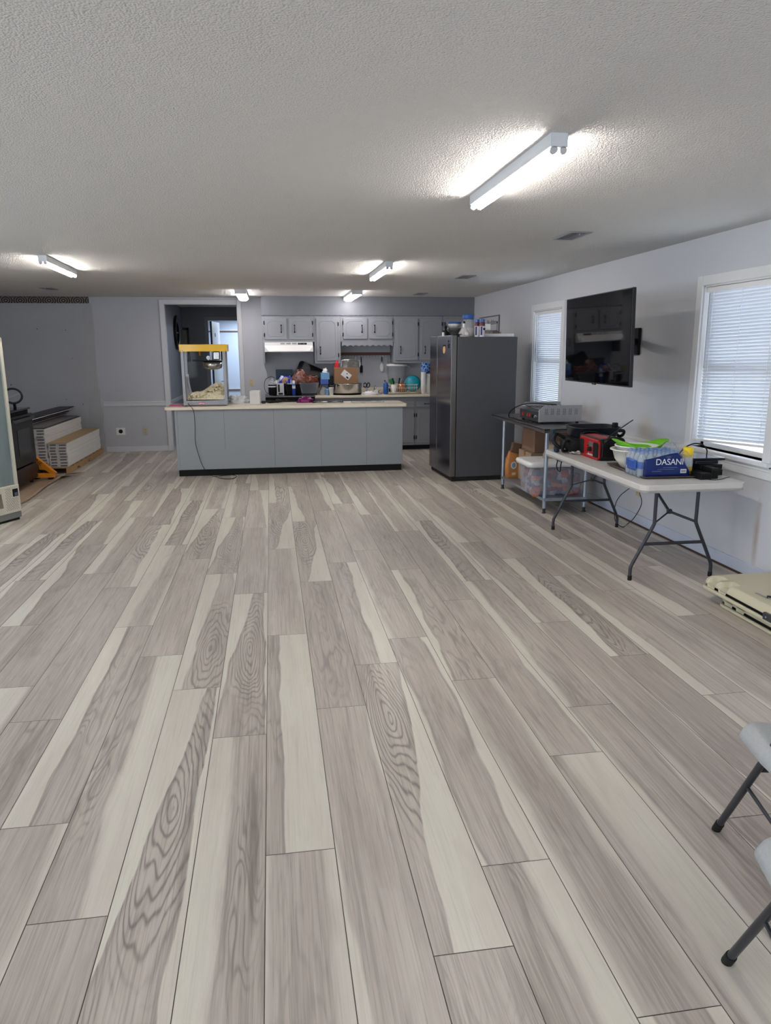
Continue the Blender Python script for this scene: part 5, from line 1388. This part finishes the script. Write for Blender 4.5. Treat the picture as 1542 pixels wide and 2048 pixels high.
# radio
r = thing('jobsite_radio', 'red and black rugged radio with antenna on the folding table', 'radio', (2.565, 5.68, ZT), R(-1.5))
def octo(w_, h_, c): return [(-w_ + c, 0), (w_ - c, 0), (w_, c), (w_, h_ - c), (w_ - c, h_), (-w_ + c, h_), (-w_, h_ - c), (-w_, c)]
body = MB().prism([(y, z) for y, z in octo(.235, .175, .035)], 0.012, .20, 'x')
build('radio_body', body, M_black, r, bevel=.006)
build('red_front', MB().prism([(y, z) for y, z in octo(.20, .165, .02)], -.004, .03, 'x'), M_red, r, bevel=.006)
build('red_top', MB().prism([(.0, .158), (.035, .178), (.12, .180), (.12, .15), (.0, .15)], -.165, .165, 'y'), M_red, r, bevel=.003)
for y in (-.148, .148):
    build('speaker_grille', MB().prism([(a, b_) for a, b_ in rrect(y - .05, y + .05, .022, .142, .018)], -.009, .0, 'x'), M_blackm, r, bevel=.004)
build('display', MB().box(-.008, -.003, -.085, .0, .100, .138), mat('lcd_grey', (96, 100, 96), .2), r, bevel=.002)
build('tuning_knob', MB().cyl((-.004, -.045, .078), (-.022, -.045, .078), .020, .017, n=20), M_black, r)
bt = MB()
for q in range(4): bt.box(-.008, -.003, .006, .022, .035 + q * .02, .046 + q * .02)
build('buttons', bt, M_black, r)
lettering('script_logo', 'Milwaukee', .028, M_white, r, (-.0055, -.03, .034), (R(90), 0, R(-90)), shear=.35)
for e in (-1, 1): build('roll_bar', MB().tube([(.05, e * .235, .12), (.03, e * .25, .16), (.08, e * .25, .185), (.17, e * .245, .175), (.19, e * .235, .12)], .013, n=8), M_black, r)
build('end_badge', MB().box(.09, .15, -.239, -.234, .09, .125), mat('maroon_badge', (90, 22, 40), .4), r)
build('antenna', MB().cyl((.10, -.12, .178), (.27, -.20, .325), .0045, n=8).cyl((.10, -.12, .17), (.115, -.127, .19), .009, n=8), M_black, r)
# sheet pan with bowls and water
pn = thing('sheet_pan', 'old brown metal sheet pan under the bowls and the water bottles', 'tray', (2.735, 4.94, ZT), R(-3))
build('pan_sheet', MB().ring([[(x, y, z) for x, y in rrect(-w_, w_, -.33 + (.225 - w_), .33 - (.225 - w_), .03)] for w_, z in ((.205, 0), (.222, .016), (.228, .018), (.225, .013), (.208, .003))]), mat('seasoned_aluminium', (112, 98, 88), .4, metal=.7, var=.3, vscale=9), pn)
b1 = thing('mixing_bowl', 'large white plastic mixing bowl on the sheet pan, lowest of the nested bowls', 'bowl', (2.665, 5.09, .7265))
M_bowl = mat('cream_white_plastic', (226, 224, 216), .35)
build('bowl_wall', MB().lathe([(.085, 0), (.10, .01), (.145, .07), (.165, .135), (.182, .138), (.182, .145), (.160, .145), (.14, .075), (.09, .012)], 36), M_bowl, b1)
b2 = thing('mixing_bowl', 'smaller white plastic bowl nested in the large one under the green colander', 'bowl', (2.675, 5.085, .775))
build('bowl_wall', MB().lathe([(.07, 0), (.09, .01), (.135, .06), (.15, .115), (.162, .118), (.162, .125), (.145, .125), (.13, .065), (.08, .012)], 36), M_white, b2)
gc = thing('colander', 'bright green plastic colander with wavy rim on top of the white bowls', 'colander', (2.69, 5.07, .81))
def rimz(a): return .105 + .014 * math.cos(2 * a)
rs = []
for r0, z0 in ((.06, 0), (.09, .01), (.13, .05), (.15, .09), (.168, .105), (.172, .11), (.165, .112), (.145, .092), (.12, .05), (.06, .006)):
    ring_ = []
    for i in range(48):
        a = 2 * PI * i / 48
        k_ = max(0, (z0 - .05) / .06)
        e = 1 + .22 * k_ * max(0, abs(math.cos(a)) - .86) / .14
        ring_.append((r0 * math.cos(a) * e, r0 * math.sin(a) * e, z0 + k_ * .024 * math.cos(2 * a)))
    rs.append(ring_)
build('colander_wall', MB().ring(rs), mat('lime_green_plastic', (112, 190, 36), .35, var=.03), gc)
gc.rotation_euler = (0, 0, R(-12))
wp = thing('water_bottle_pack', 'shrink wrapped pack of water bottles with blue wrap on the sheet pan', 'bottle pack', (2.675, 4.785, .7262), R(-3))
M_bot = mat('clear_water_bottle', (206, 220, 232), .06, alpha=.42, var=.1, spec=.8)
M_blab = mat('blue_bottle_label', (40, 84, 168), .35, var=.4, vscale=60)
M_bcap = mat('white_blue_cap', (110, 140, 190), .4)
first = None
for i in range(5):
    for j in range(4):
        x = -.155 + i * .062; y = -.093 + j * .062
        if first is None:
            m = MB().lathe([(.022, 0), (.029, .006), (.0300, .03), (.028, .045), (.030, .06), (.030, .12), (.026, .140), (.014, .160), (.0125, .168)], 16)
            first = build('bottle', m, M_bot, wp, (x, y, .001))
            l = build('bottle_label', MB().lathe([(.0306, .06), (.0306, .108)], 16, cap0=False, cap1=False), M_blab, first)
            c_ = build('bottle_cap', MB().lathe([(.0145, .164), (.0145, .178), (.012, .18)], 12), M_bcap, first)
        else:
            o = first.copy(); COL.objects.link(o); o.parent = wp; o.location = (x, y, .001)
            for ch in first.children:
                q = ch.copy(); COL.objects.link(q); q.parent = o
M_wrap = mat('clear_shrink_film', (150, 170, 195), .08, alpha=.12, var=.3, vscale=14, bump=.5, bscale=18, spec=.9)
def wrapf(zs): return [[(x, y, z) for x, y in rrect(-.192 + i, .192 - i, -.129 + i, .129 - i, .03)] for i, z in zs]
build('clear_wrap', MB().ring(wrapf(((.004, .001), (0, .01), (0, .15), (.02, .178), (.06, .186)))), M_wrap, wp)
bw = MB()
def wr(a, b_):
    # blue printed wrap: front face, leaving the far left corner clear
    x = -.150 + a * .325
    top = .128 + .046 * min(1, a / .72) - (.135 * max(0, (a - .70) / .30) ** 1.1)
    return (x, -.1325 - .006 * math.sin(a * 9) * b_, .002 + b_ * (top - .002))
bw.grid(wr, 24, 8)
bl_ = mat('deep_blue_wrap', (12, 36, 98), .22, var=.35, vscale=6)
fw = build('blue_wrap', bw, bl_, wp, solid=.002)
build('blue_wrap_end', MB().grid(lambda a, b_: (.174, -.13 + a * .20, .002 + b_ * (.035 + .06 * a)), 8, 4).grid(lambda a, b_: (-.150 - .004, -.131 + a * .03, .002 + b_ * .125), 2, 3), bl_, wp, solid=.002)
build('end_label', MB().grid(lambda a, b_: (-.1945 - .004 * math.sin(PI * a), -.09 + a * .14, .045 + b_ * .075), 6, 4), M_blab, wp, solid=.001)
lettering('brand_lettering', 'DASANI', .060, mat('white_silver_ink', (214, 220, 232), .4), fw, (.025, -.1385, .108), (R(90), 0, 0), sx=.98, sp=.95)
build('bar_code', MB().box(.108, .150, -.1395, -.137, .030, .058), M_paper, fw)
bc = MB()
for q in range(9): bc.box(.112 + q * .0038, .1137 + q * .0038, -.1402, -.139, .036, .053)
build('bar_code_lines', bc, M_ink, fw)
build('fine_print', MB().box(-.02, .08, -.1392, -.1375, .070, .0715).box(-.1, -.03, -.1392, -.1375, .045, .0465).box(-.06, .06, -.1392, -.1375, .058, .059), mat('pale_blue_print', (120, 150, 210), .4), fw)
build('wrap_tuft', crumple(.11, .06, .05, 6.6, 16, .6, 6), M_wrap, wp, (.12, .04, .170))
# yellow can, boxes, cable
t = thing('spray_can', 'yellow capped spray can standing behind the end of the water pack', 'spray can', (2.884, 4.745, .7275))
build('body', MB().lathe([(.034, 0), (.036, .005), (.036, .135), (.030, .145)], 22), mat('yellow_can_print', (206, 176, 66), .35, var=.15, vscale=20), t)
build('label_panel', MB().lathe([(.0365, .06), (.0365, .125)], 22, cap0=False, cap1=False), mat('pale_label', (196, 200, 204), .4, var=.1, vscale=60), t)
build('cap', MB().lathe([(.034, .142), (.035, .15), (.034, .19), (.026, .194)], 22), mat('bright_yellow_plastic', (240, 206, 20), .4), t)
def ebox(label, loc, d, rz=0, cat='electronics box', nm='electronics_box', ma=None):
    t = thing(nm, label, cat, loc, rz)
    build('casing', MB().box(-d[0] / 2, d[0] / 2, -d[1] / 2, d[1] / 2, 0, d[2]), ma or M_black, t, bevel=.003)
    build('front_trim', MB().box(-d[0] / 2 + .005, d[0] / 2 - .005, -d[1] / 2 - .002, -d[1] / 2, d[2] * .25, d[2] * .75), M_blackm, t)
    return t
ebox('wide flat black box, lowest and rightmost of the stack at the table end', (3.03, 4.81, ZT), (.20, .24, .042), R(-3))
ebox('black box with rounded corner at the left front of the stack', (2.985, 4.62, ZT), (.05, .12, .075), R(0))
ebox('small long black box lying between the sheet pan and the stack', (2.905, 4.60, ZT), (.08, .12, .045), R(4))
ebox('flat black box in the middle of the stack', (3.035, 4.80, ZT + .044), (.17, .22, .034), R(2))
ebox('dark blue grey flat box third from the bottom of the stack', (3.02, 4.82, ZT + .080), (.17, .21, .022), R(-2), ma=mat('blue_grey_plastic', (44, 50, 66), .4))
t = thing('closed_laptop', 'thin glossy black laptop lying on top of the stack of boxes', 'laptop', (3.03, 4.82, ZT + .104), R(-4))
build('lower_case', MB().box(-.125, .125, -.11, .11, 0, .010), M_black, t, bevel=.003)
build('lid', MB().box(-.125, .125, -.11, .11, .012, .018), mat('glossy_lid', (60, 64, 74), .1, metal=.4), t, bevel=.002)
solo('cable_bundle', crumple(.11, .07, .03, 9.9, 20, .5, 8), film('brown_white_bits', (60, 54, 50), [(30, 30, 32), (150, 140, 130)], 26), 'bundle of cables and paper scraps on the left of the stack', 'bundle', (2.965, 4.84, .790))
pts = [(2.8637, 4.8600, 0.8208), (2.8978, 4.8600, 0.8744), (2.9449, 4.8600, 0.9131), (3.0057, 4.8600, 0.9297), (3.0615, 4.8600, 0.9175), (3.0958, 4.8600, 0.8875), (3.1025, 4.8600, 0.8582), (3.0975, 4.8600, 0.8290)]
pts = [(2.84, 4.93, .735), (2.845, 4.93, .80)] + pts
solo('arched_cable', MB().tube([(x - 2.9, y - 4.86, z - ZT) for x, y, z in pts], .0048, n=8), M_rub, 'thick black cable arching over the yellow capped can', 'cable', (2.9, 4.86, ZT))
solo('thin_cable', MB().tube([(-.08, .03, .003), (-.02, -.03, .003), (.05, -.01, .003), (.10, .03, .003), (.15, .05, .004)], .0025, n=6), M_rub, 'thin black cable lying at the corner of the folding table by the stack', 'cable', (2.97, 4.54, ZT))

# cable hanging from the wall outlet below the folding table
X_ = XR - .03
o = thing('extension_lead', 'thin black lead plugged into the outlet and looping to the floor under the folding table', 'cord', (XR - .012, 6.26, .35))
def rel(p, o_): return tuple(a - b_ for a, b_ in zip(p, o_.location))
build('plug', MB().box(-.035, -.001, -.015, .02, -.018, .018), M_black, o, bevel=.004)
lp = [(-.03, .0, .0)] + [rel(q, o) for q in ((3.2500, 6.3216, 0.3013), (3.2300, 6.4037, 0.2333), (3.2000, 6.4244, 0.1523), (3.1400, 6.3099, 0.0723), (3.0800, 6.1510, 0.0440), (3.1232, 6.1043, 0.0060), (3.2373, 6.2248, 0.0060), (3.2000, 6.0483, 0.1003), (3.2400, 6.0196, 0.2070), (3.2600, 6.0478, 0.2650), (3.2700, 6.1123, 0.3214), (3.2700, 6.1527, 0.4067))]
build('cable', MB().tube(lp, .0035, n=6), M_rub, o)

# ------------------------------------------------------------------ two beige folded plastic tables on the floor
def beige(label, x0, y1, z0, dx, mk):
    """folded bi-fold table: lower half with a lip, dark gap, upper half with two hand notches on the long edge"""
    W_, L_ = 3.29 - x0, 1.15
    t = thing('folded_plastic_table', label, 'folded table', (x0, y1, z0), group=None)
    def rr2(i, r=.07): return [(x, y) for x, y in rrect(i, W_ - i, -L_ + i, -i, max(.02, r - i), 5)]
    lo = MB().ring([[(x, y, z) for x, y in rr2(i)] for i, z in ((.006, 0), (.0, .005), (.0, .016), (.005, .020), (.016, .020), (.020, .010))])
    build('lower_half', lo, M_beige, t)
    build('gap_core', MB().prism(rr2(.028), .008, .037), M_dark, t)
    def top(a, b_):
        x = a * W_; y = -b_ * L_
        ex = min(x, W_ - x, -y if -y < L_ / 2 else L_ + y)
        ex = max(ex, 0)
        z = .040 + .035 * min(1, max(0, (ex) / .035)) ** .5
        for c in (.105, .225):
            u_ = (-y - c) / .042
            v_ = x / .10
            if abs(u_) < 1 and v_ < 1:
                z -= .030 * (1 - u_ ** 8) * min(1, (1 - v_) * 3)
        # rounded plan corners
        r = .06
        for (sx, sy) in ((0, 0), (1, 0), (0, 1), (1, 1)):
            X0 = r if sx == 0 else W_ - r; Y0 = r if sy == 0 else L_ - r
            qx = (X0 - x) if sx == 0 else (x - X0); qy = (Y0 + y) if sy == 0 else (-y - Y0)
            if qx > 0 and qy > 0:
                d = math.hypot(qx, qy)
                m_ = max(qx, qy)
                if d > 1e-6:
                    k = m_ / d
                    x = X0 + (x - X0) * k; y = -(Y0 + (-y - Y0) * k)
        i_ = .012
        return (i_ + x * (W_ - 2 * i_) / W_, -i_ + y * (L_ - 2 * i_) / L_, z)
    g_ = MB().grid(top, 90, 170)
    build('upper_half', g_, M_beige, t)
    # skirt under the upper half
    build('upper_skirt', MB().ring([[(x, y, z) for x, y in rr2(i, .075)] for i, z in ((.013, .036), (.0125, .042))]), M_beige, t)
    br = MB().box(-.002, .022, -.86, -.64, .012, .050)
    build('latch_plate', br, mat('dark_grey_latch', (74, 76, 84), .35, metal=.5, var=.2, vscale=60), t, bevel=.003)
    for k in range(4):
        build('rivet', MB().sphere((-.003, -.67 - k * .055, .03), .005, 8, 5), M_steelb, t)
    return t
beige('lower of the two beige folded plastic tables on the floor by the right wall', 2.75, 4.07, 0.001, 0, 1).scale = (1, 1, 1.12)
beige('upper of the two beige folded plastic tables, overhanging the lower one', 2.700, 4.19, .0865, 0, 1).scale = (1, 1, 1.12)
o = thing('metal_scissors', 'silver metal scissors lying on the upper beige folded table', 'scissors', (2.87, 3.66, .1715))
build('ring', MB().tube([(.03 * math.cos(a), .045 * math.sin(a), .006) for a in [i * PI / 6 for i in range(12)]], .006, n=8, closed=True, sub=2), M_chrome, o)
build('blade', MB().box(-.01, .12, .04, .052, .001, .008, M=Matrix.Rotation(R(100), 4, 'Z')).box(-.01, .11, -.05, -.04, .001, .008, M=Matrix.Rotation(R(92), 4, 'Z')), M_chrome, o, bevel=.002)
build('pivot', MB().cyl((-.045, .02, .0), (-.045, .02, .012), .012, n=14), M_ink, o)

# ------------------------------------------------------------------ folding chairs at lower right
def chair(label, loc, rz):
    c = thing('folding_chair', label, 'chair', loc, rz, 'grey plastic folding chairs at the lower right')
    M_seat = mat('grey_speckled_plastic', (178, 180, 182), .5, var=.12, vscale=120, bump=.08, bscale=160)
    def f(a, b_, dz=0.0):
        x = (a - .5) * 2; y = (b_ - .5) * 2
        # superellipse plan, dished top, edges rolled down
        k = .30
        px = x * .225 * (1 - .10 * max(0, -y)); py = y * .205
        rx = abs(x) ** 4 + abs(y) ** 4
        z = .460 - .012 * (1 - x * x) + .010 * max(0, -y) ** 2
        edge = max(abs(x), abs(y))
        if edge > .82: z -= .048 * ((edge - .82) / .18) ** 2
        cxn = max(0, (abs(x) - .7) / .3); cyn = max(0, (abs(y) - .7) / .3)
        if cxn > 0 and cyn > 0:
            d = math.hypot(cxn, cyn); m_ = max(cxn, cyn); kk = m_ / d
            nx = .7 + .3 * cxn * kk; ny = .7 + .3 * cyn * kk
            px = math.copysign(nx, x) * .225 * (1 - .10 * max(0, -y)); py = math.copysign(ny, y) * .205
        return (px, py, z + dz)
    s = MB().grid(lambda a, b_: f(a, b_), 36, 36)
    build('seat', s, M_seat, c, solid=.008)
    for e in (-1, 1):
        q = e * .232
        l = build('front_leg', MB().tube([(q * .93, .255, .03), (q * .80, .05, .415), (q * .80, -.02, .53), (q * .80, -.16, .80), (q * .80, -.20, .87)], .0115, n=12), M_legg, c)
        build('leg_cap', MB().cyl((q * .936, .271, 0), (q * .925, .250, .04), .0145, n=12), M_rub, l)
        l = build('rear_leg', MB().tube([(q * .78, -.25, .03), (q * .73, -.06, .30), (q * .72, .03, .415)], .0105, n=12), M_legg, c)
        build('leg_cap', MB().cyl((q * .785, -.271, 0), (q * .78, -.246, .036), .0135, n=12), M_rub, l)
        build('side_link', MB().cyl((q * .85, .135, .255), (q * .75, -.115, .215), .0060, n=8), M_legg, c)
    build('front_stretcher', MB().cyl((-.19, .09, .34), (.19, .09, .34), .008, n=10), M_legg, c)
    build('rear_stretcher', MB().cyl((-.18, -.20, .10), (.18, -.20, .10), .008, n=10), M_legg, c)
    build('backrest', MB().grid(lambda a, b_: ((a - .5) * .43, -.165 - .03 * b_ - .03 * (1 - (2 * a - 1) ** 2), .66 + b_ * .22), 16, 10), M_seat, c, solid=.012)
    return c
# seat front-left corners at about (1.42, 1.94) and (1.13, 1.45)
def place(corner, rz):
    v = Matrix.Rotation(rz, 3, 'Z') @ Vector((-.212, .195, 0))
    return (corner[0] - v.x, corner[1] - v.y, 0)
c1 = chair('grey plastic folding chair at the right edge, further from the camera', place((1.425, 1.925), R(-12)), R(-12))
dup(c1, 'grey plastic folding chair at the lower right corner, nearest the camera', place((1.125, 1.415), R(-16)), R(-16))

# ------------------------------------------------------------------ left side: glass door cooler
G = thing('glass_door_cooler', 'white framed glass door cooler cut off by the left edge', 'cooler', (-2.478, 7.455, 0), math.atan2(.89, .46))
M_cool = mat('aged_white_enamel', (206, 204, 190), .4, var=.08, vscale=5)
WG = .9
build('cabinet_body', MB().box(-WG, 0, .05, .65, .07, 1.735), M_cool, G, bevel=.01)
build('interior', MB().box(-WG + .04, -.035, .04, .052, .37, 1.69), mat('cooler_interior_grey', (92, 100, 106), .6, var=.25, vscale=3), G)
fr = MB().box(-.034, 0, 0, .05, .345, 1.735).box(-WG, -WG + .034, 0, .05, .345, 1.735).box(-WG, 0, 0, .05, 1.69, 1.735)
build('door_frame', fr, M_cool, G, bevel=.004)
m = mat('streaky_teal_glass', (150, 168, 172), .12, alpha=.55, var=.35, vscale=2.5, stretch=(3, 1, .8), spec=.8)
build('glass_door', MB().box(-.33, -.034, .018, .024, .35, 1.69), m, G)
build('glass_door', MB().box(-WG + .034, -.31, .030, .036, .35, 1.69), m, G)
build('door_edge_strip', MB().box(-.335, -.322, .012, .03, .35, 1.69), mat('teal_edge', (52, 104, 98), .2), G)
bp_ = build('lower_panel', MB().box(-WG, 0, -.004, .05, .085, .348), M_cool, G, bevel=.004)
hs = MB()
for i in range(13):
    for j in range(15):
        x = -.030 - i * .0115; z = .118 + j * .0145
        if (i + j) % 2: continue
        if i < 7 and z > .225: continue
        if i > 10 and j > 14: continue
        hs.cyl((x, -.0052, z), (x, -.0035, z), .0036, n=6)
build('vent_holes', hs, M_dark, bp_)
build('power_switch', MB().box(-.085, -.022, -.010, -.003, .238, .312), M_black, bp_, bevel=.003)
build('switch_rocker', MB().box(-.070, -.034, -.014, -.009, .246, .276), mat('blue_grey_rocker', (90, 100, 128), .3), bp_, bevel=.002)
build('worn_badge', MB().prism([(-.36, .27), (-.22, .29), (-.21, .15), (-.25, .15), (-.27, .20), (-.34, .19)], -.0055, -.0035, 'y'), mat('worn_metal_badge', (128, 126, 112), .4, metal=.4, var=.3, vscale=15), bp_)
build('base_strip', MB().box(-WG, 0, .0, .05, .025, .085), mat('grey_base_strip', (118, 122, 122), .45), G, bevel=.003)
build('base_foot', MB().box(-WG + .01, -.01, .02, .6, .0, .07), M_dark, G)

# ------------------------------------------------------------------ black range standing on cardboard
SV = thing('black_range', 'black freestanding oven range behind the cooler, facing right', 'stove', (-2.965, 9.22, .014), R(90))
# local x runs along +Y of the room, local -y faces +X
build('oven_body', MB().box(-.38, .38, .02, .64, .05, .91), M_blackm, SV, bevel=.004)
build('cooktop', MB().box(-.385, .385, -.01, .65, .905, .925), mat('black_glass', (14, 14, 18), .08), SV, bevel=.004)
build('console', MB().box(-.38, .38, .56, .65, .925, 1.05), M_black, SV, bevel=.006)
d = build('oven_door', MB().box(-.375, .375, -.025, .02, .27, .86), mat('black_enamel', (12, 12, 14), .22, spec=.2), SV, bevel=.005)
build('door_window', MB().box(-.22, .22, -.029, -.024, .40, .70), mat('oven_window', (46, 48, 52), .15, spec=.2), d)
build('door_handle', MB().box(-.34, .34, -.065, -.045, .79, .825).box(-.34, -.30, -.05, -.02, .79, .825).box(.30, .34, -.05, -.02, .79, .825), mat('handle_dark_grey', (48, 50, 52), .3), d, bevel=.006)
build('storage_drawer', MB().box(-.375, .375, -.022, .02, .06, .25), mat('black_drawer', (18, 18, 22), .3, spec=.2), SV, bevel=.005)
build('leg', MB().cyl((-.34, .05, 0), (-.34, .05, .05), .02), M_black, SV)
build('leg', MB().cyl((.34, .05, 0), (.34, .05, .05), .02), M_black, SV)
build('leg', MB().cyl((-.34, .6, 0), (-.34, .6, .05), .02), M_black, SV)
build('leg', MB().cyl((.34, .6, 0), (.34, .6, .05), .02), M_black, SV)

# cardboard sheet with curled corner
cs = MB()
def cf(a, b_):
    # a along Y, b across X to the left
    y = 8.15 + a * 1.92
    x = -2.72 + .02 * math.sin(a * 7) + .06 * max(0, a - .7) - b_ * .95
    z = .004
    edge = math.exp(-b_ * 9)
    z += .05 * edge * math.exp(-((a - .92) / .12) ** 2) + .028 * edge * math.exp(-((a - .45) / .3) ** 2)
    if a > .86: x += (a - .86) / .14 * .14 * edge
    return (x, y, z)
cs.grid(cf, 50, 16)
solo('cardboard_sheet', MB().add([(x + 2.9, y - 9.1, z) for x, y, z in cs.v], cs.f, True), M_card2, 'flattened cardboard sheet on the floor under the black range, corner curled up', 'cardboard sheet', (-2.9, 9.1, 0), solid=.004)

# pallet with flooring cartons
PLT = thing('pallet', 'low wooden pallet under the stacks of flooring cartons', 'pallet', (-2.735, 10.22, 0))
M_pal = mat('raw_pallet_wood', (168, 136, 96), .75, var=.2, vscale=5, stretch=(6, 1, 6), bump=.1, bscale=20)
for k, x in enumerate((-.04, -.62, -1.18)):
    P = [(0, 0), (.42, 0), (.43, .03), (.56, .03), (.57, 0), (1.02, 0), (1.03, .03), (1.16, .03), (1.17, 0), (2.08, 0), (2.08, .075), (0, .075)]
    build('stringer', MB().prism(P, x - .0, x + .04, 'x'), M_pal, PLT, bevel=.002)
for k in range(9):
    build('deck_board', MB().box(-1.18, 0, .01 + k * .245, .10 + k * .245, .0755, .092), M_pal, PLT, bevel=.002)
M_ct = mat('white_flooring_carton', (214, 214, 212), .6, var=.04, vscale=4)
M_cte = mat('carton_end_print', (186, 184, 182), .6, var=.25, vscale=40)
M_brn = mat('hazel_carton_board', (176, 150, 112), .7, var=.1, vscale=5)
M_drk = mat('dark_grey_underlay_board', (64, 66, 74), .6, var=.15)
rg = random.Random(21)
cproto = {}
def carton(label, x, y, z, wd=.235, ln=1.92, h=.039, top=None):
    key = (wd, ln, h)
    if key not in cproto:
        t = thing('flooring_carton', label, 'carton', (x, y, z), 0, 'white flooring cartons stacked on the pallet')
        build('carton_body', MB().box(-wd, 0, 0, ln, .0006, h), M_ct, t, bevel=.002)
        build('end_print', MB().box(-wd + .02, -.14, -.001, .001, .008, h - .010).box(-.10, -.015, -.001, .001, .006, h - .014), mat('end_print_grey', (92, 92, 100), .6, var=.5, vscale=70), t)
        build('end_panel', MB().box(-wd + .002, -.002, -.0006, .001, .002, h - .002), M_cte, t)
        cproto[key] = t
        return t
    return dup(cproto[key], label, (x, y, z))
ordn = ['lowest', 'second', 'third', 'fourth', 'fifth', 'sixth', 'seventh', 'eighth', 'ninth', 'tenth', 'eleventh', 'twelfth', 'thirteenth', 'fourteenth', 'fifteenth']
z0 = .0925
for k in range(8):
    carton('%s white flooring carton from the bottom in the front low stack' % ordn[k], -2.745 + rg.uniform(-.006, .006), 10.25 + rg.uniform(-.012, .012), z0 + k * .0395)
for k in range(13):
    carton('%s white flooring carton from the bottom in the middle stack' % ordn[k], -2.995 + rg.uniform(-.008, .004), 10.22 + rg.uniform(-.02, .015), z0 + k * .0395)
for k in range(13):
    carton('%s white flooring carton from the bottom in the rear left stack' % ordn[k], -3.245 + rg.uniform(-.008, .004), 10.32 + rg.uniform(-.02, .03), z0 + k * .0395)
solo('flooring_board', MB().box(-.245, .005, 0, 1.96, .0005, .009), M_brn, 'hazel brown board lying on the front low carton stack', 'board', (-2.742, 10.23, z0 + 8 * .0395), bevel=.001)
for k in range(2):
    solo('flooring_plank', MB().box(-.235, 0, 0, 1.88, 0, .008), M_drk if k == 0 else mat('grey_plank_back', (120, 116, 114), .6, var=.1), ('dark grey plank lying directly on the middle carton stack', 'lighter grey narrow plank on top of the dark plank, middle stack')[k],
         'plank', ((-2.995, 10.22, z0 + 13 * .0395 + .001), (-3.02, 10.28, z0 + 13 * .0395 + .0095))[k], (0, R(1))[k])
zz = z0 + 13 * .0395 + .001
for k in range(5):
    solo('flooring_plank', MB().prism([(0, 0), (1.86, .0 + .004 * k), (1.86, .010 + .004 * k), (0, .011)], -.22, 0, 'x'), (M_ct, mat('grey_plank_back', (0, 0, 0)), M_drk, M_ct, M_drk)[k],
         '%s loose plank from the bottom on the rear left carton stack' % ordn[k], 'plank', (-3.27 + .012 * k, 10.40 + .03 * k, zz + k * (.030 if k else 0)), R(-.6 * k), 'loose planks on the rear carton stack')
# pallet jack
J = thing('pallet_jack', 'orange pallet jack with black loop handle between the range and the pallet', 'pallet jack', (-2.98, 9.86, 0))
M_or = mat('orange_enamel', (206, 128, 30), .4, var=.12, vscale=12)
def beam(p0, p1, w_, h_):
    p0, p1 = Vector(p0), Vector(p1); d = p1 - p0; L_ = d.length
    q = d.to_track_quat('X', 'Z').to_matrix().to_4x4()
    return MB().box(0, L_, -w_ / 2, w_ / 2, -h_ / 2, h_ / 2, M=Matrix.Translation(p0) @ q)
bm_ = build('slanted_beam', beam((-.20, -.04, .42), (.20, -.12, .075), .05, .062), M_or, J, bevel=.006)
q = (Vector((.20, -.12, .075)) - Vector((-.20, -.04, .42))).to_track_quat('X', 'Z')
lt = lettering('stencil_lettering', 'ULINE', .07, M_ink, bm_, Vector((-.04, -.072, .282)) + q @ Vector((0, -.0265 + .026, 0)) , (0, 0, 0), sx=1.1)
MMr = q.to_matrix().to_4x4() @ Matrix.Rotation(R(90), 4, 'X')
lt.matrix_local = Matrix.Translation(Vector((-.02, -.076, .262)) + q @ Vector((0, -.026, 0))) @ MMr
build('lower_fork', beam((-.20, -.16, .075), (.20, -.13, .065), .05, .055), M_or, J, bevel=.006)
build('rear_fork', beam((-.22, .08, .15), (.10, .10, .12), .05, .05), M_or, J, bevel=.006)
build('cross_frame', MB().box(-.22, -.16, -.18, .12, .04, .18), M_or, J, bevel=.006)
build('pump_block', MB().box(-.16, -.04, -.08, .06, .05, .20), M_black, J, bevel=.01)
build('wheel', MB().cyl((-.1, -.02, .05), (-.02, -.02, .05), .05, n=20), M_rub, J)
build('fork_wheel', MB().cyl((.12, -.12, .035), (.17, -.12, .035), .035, n=16), M_rub, J)
build('handle_pole', MB().tube([(-.10, -.02, .18), (-.16, -.12, .60), (-.17, -.2, .98)], .018, n=10), M_black, J)
lp = [(-.17 + .105 * math.cos(a), -.22, 1.075 + .088 * math.sin(a)) for a in [i * PI / 8 for i in range(16)]]
build('handle_loop', MB().tube(lp, .013, n=10, closed=True, sub=2), M_black, J)
build('release_lever', MB().tube([(-.25, -.22, 1.05), (-.17, -.22, 1.07), (-.12, -.22, 1.095), (-.07, -.22, 1.09)], .005, n=6), M_steelb, J)
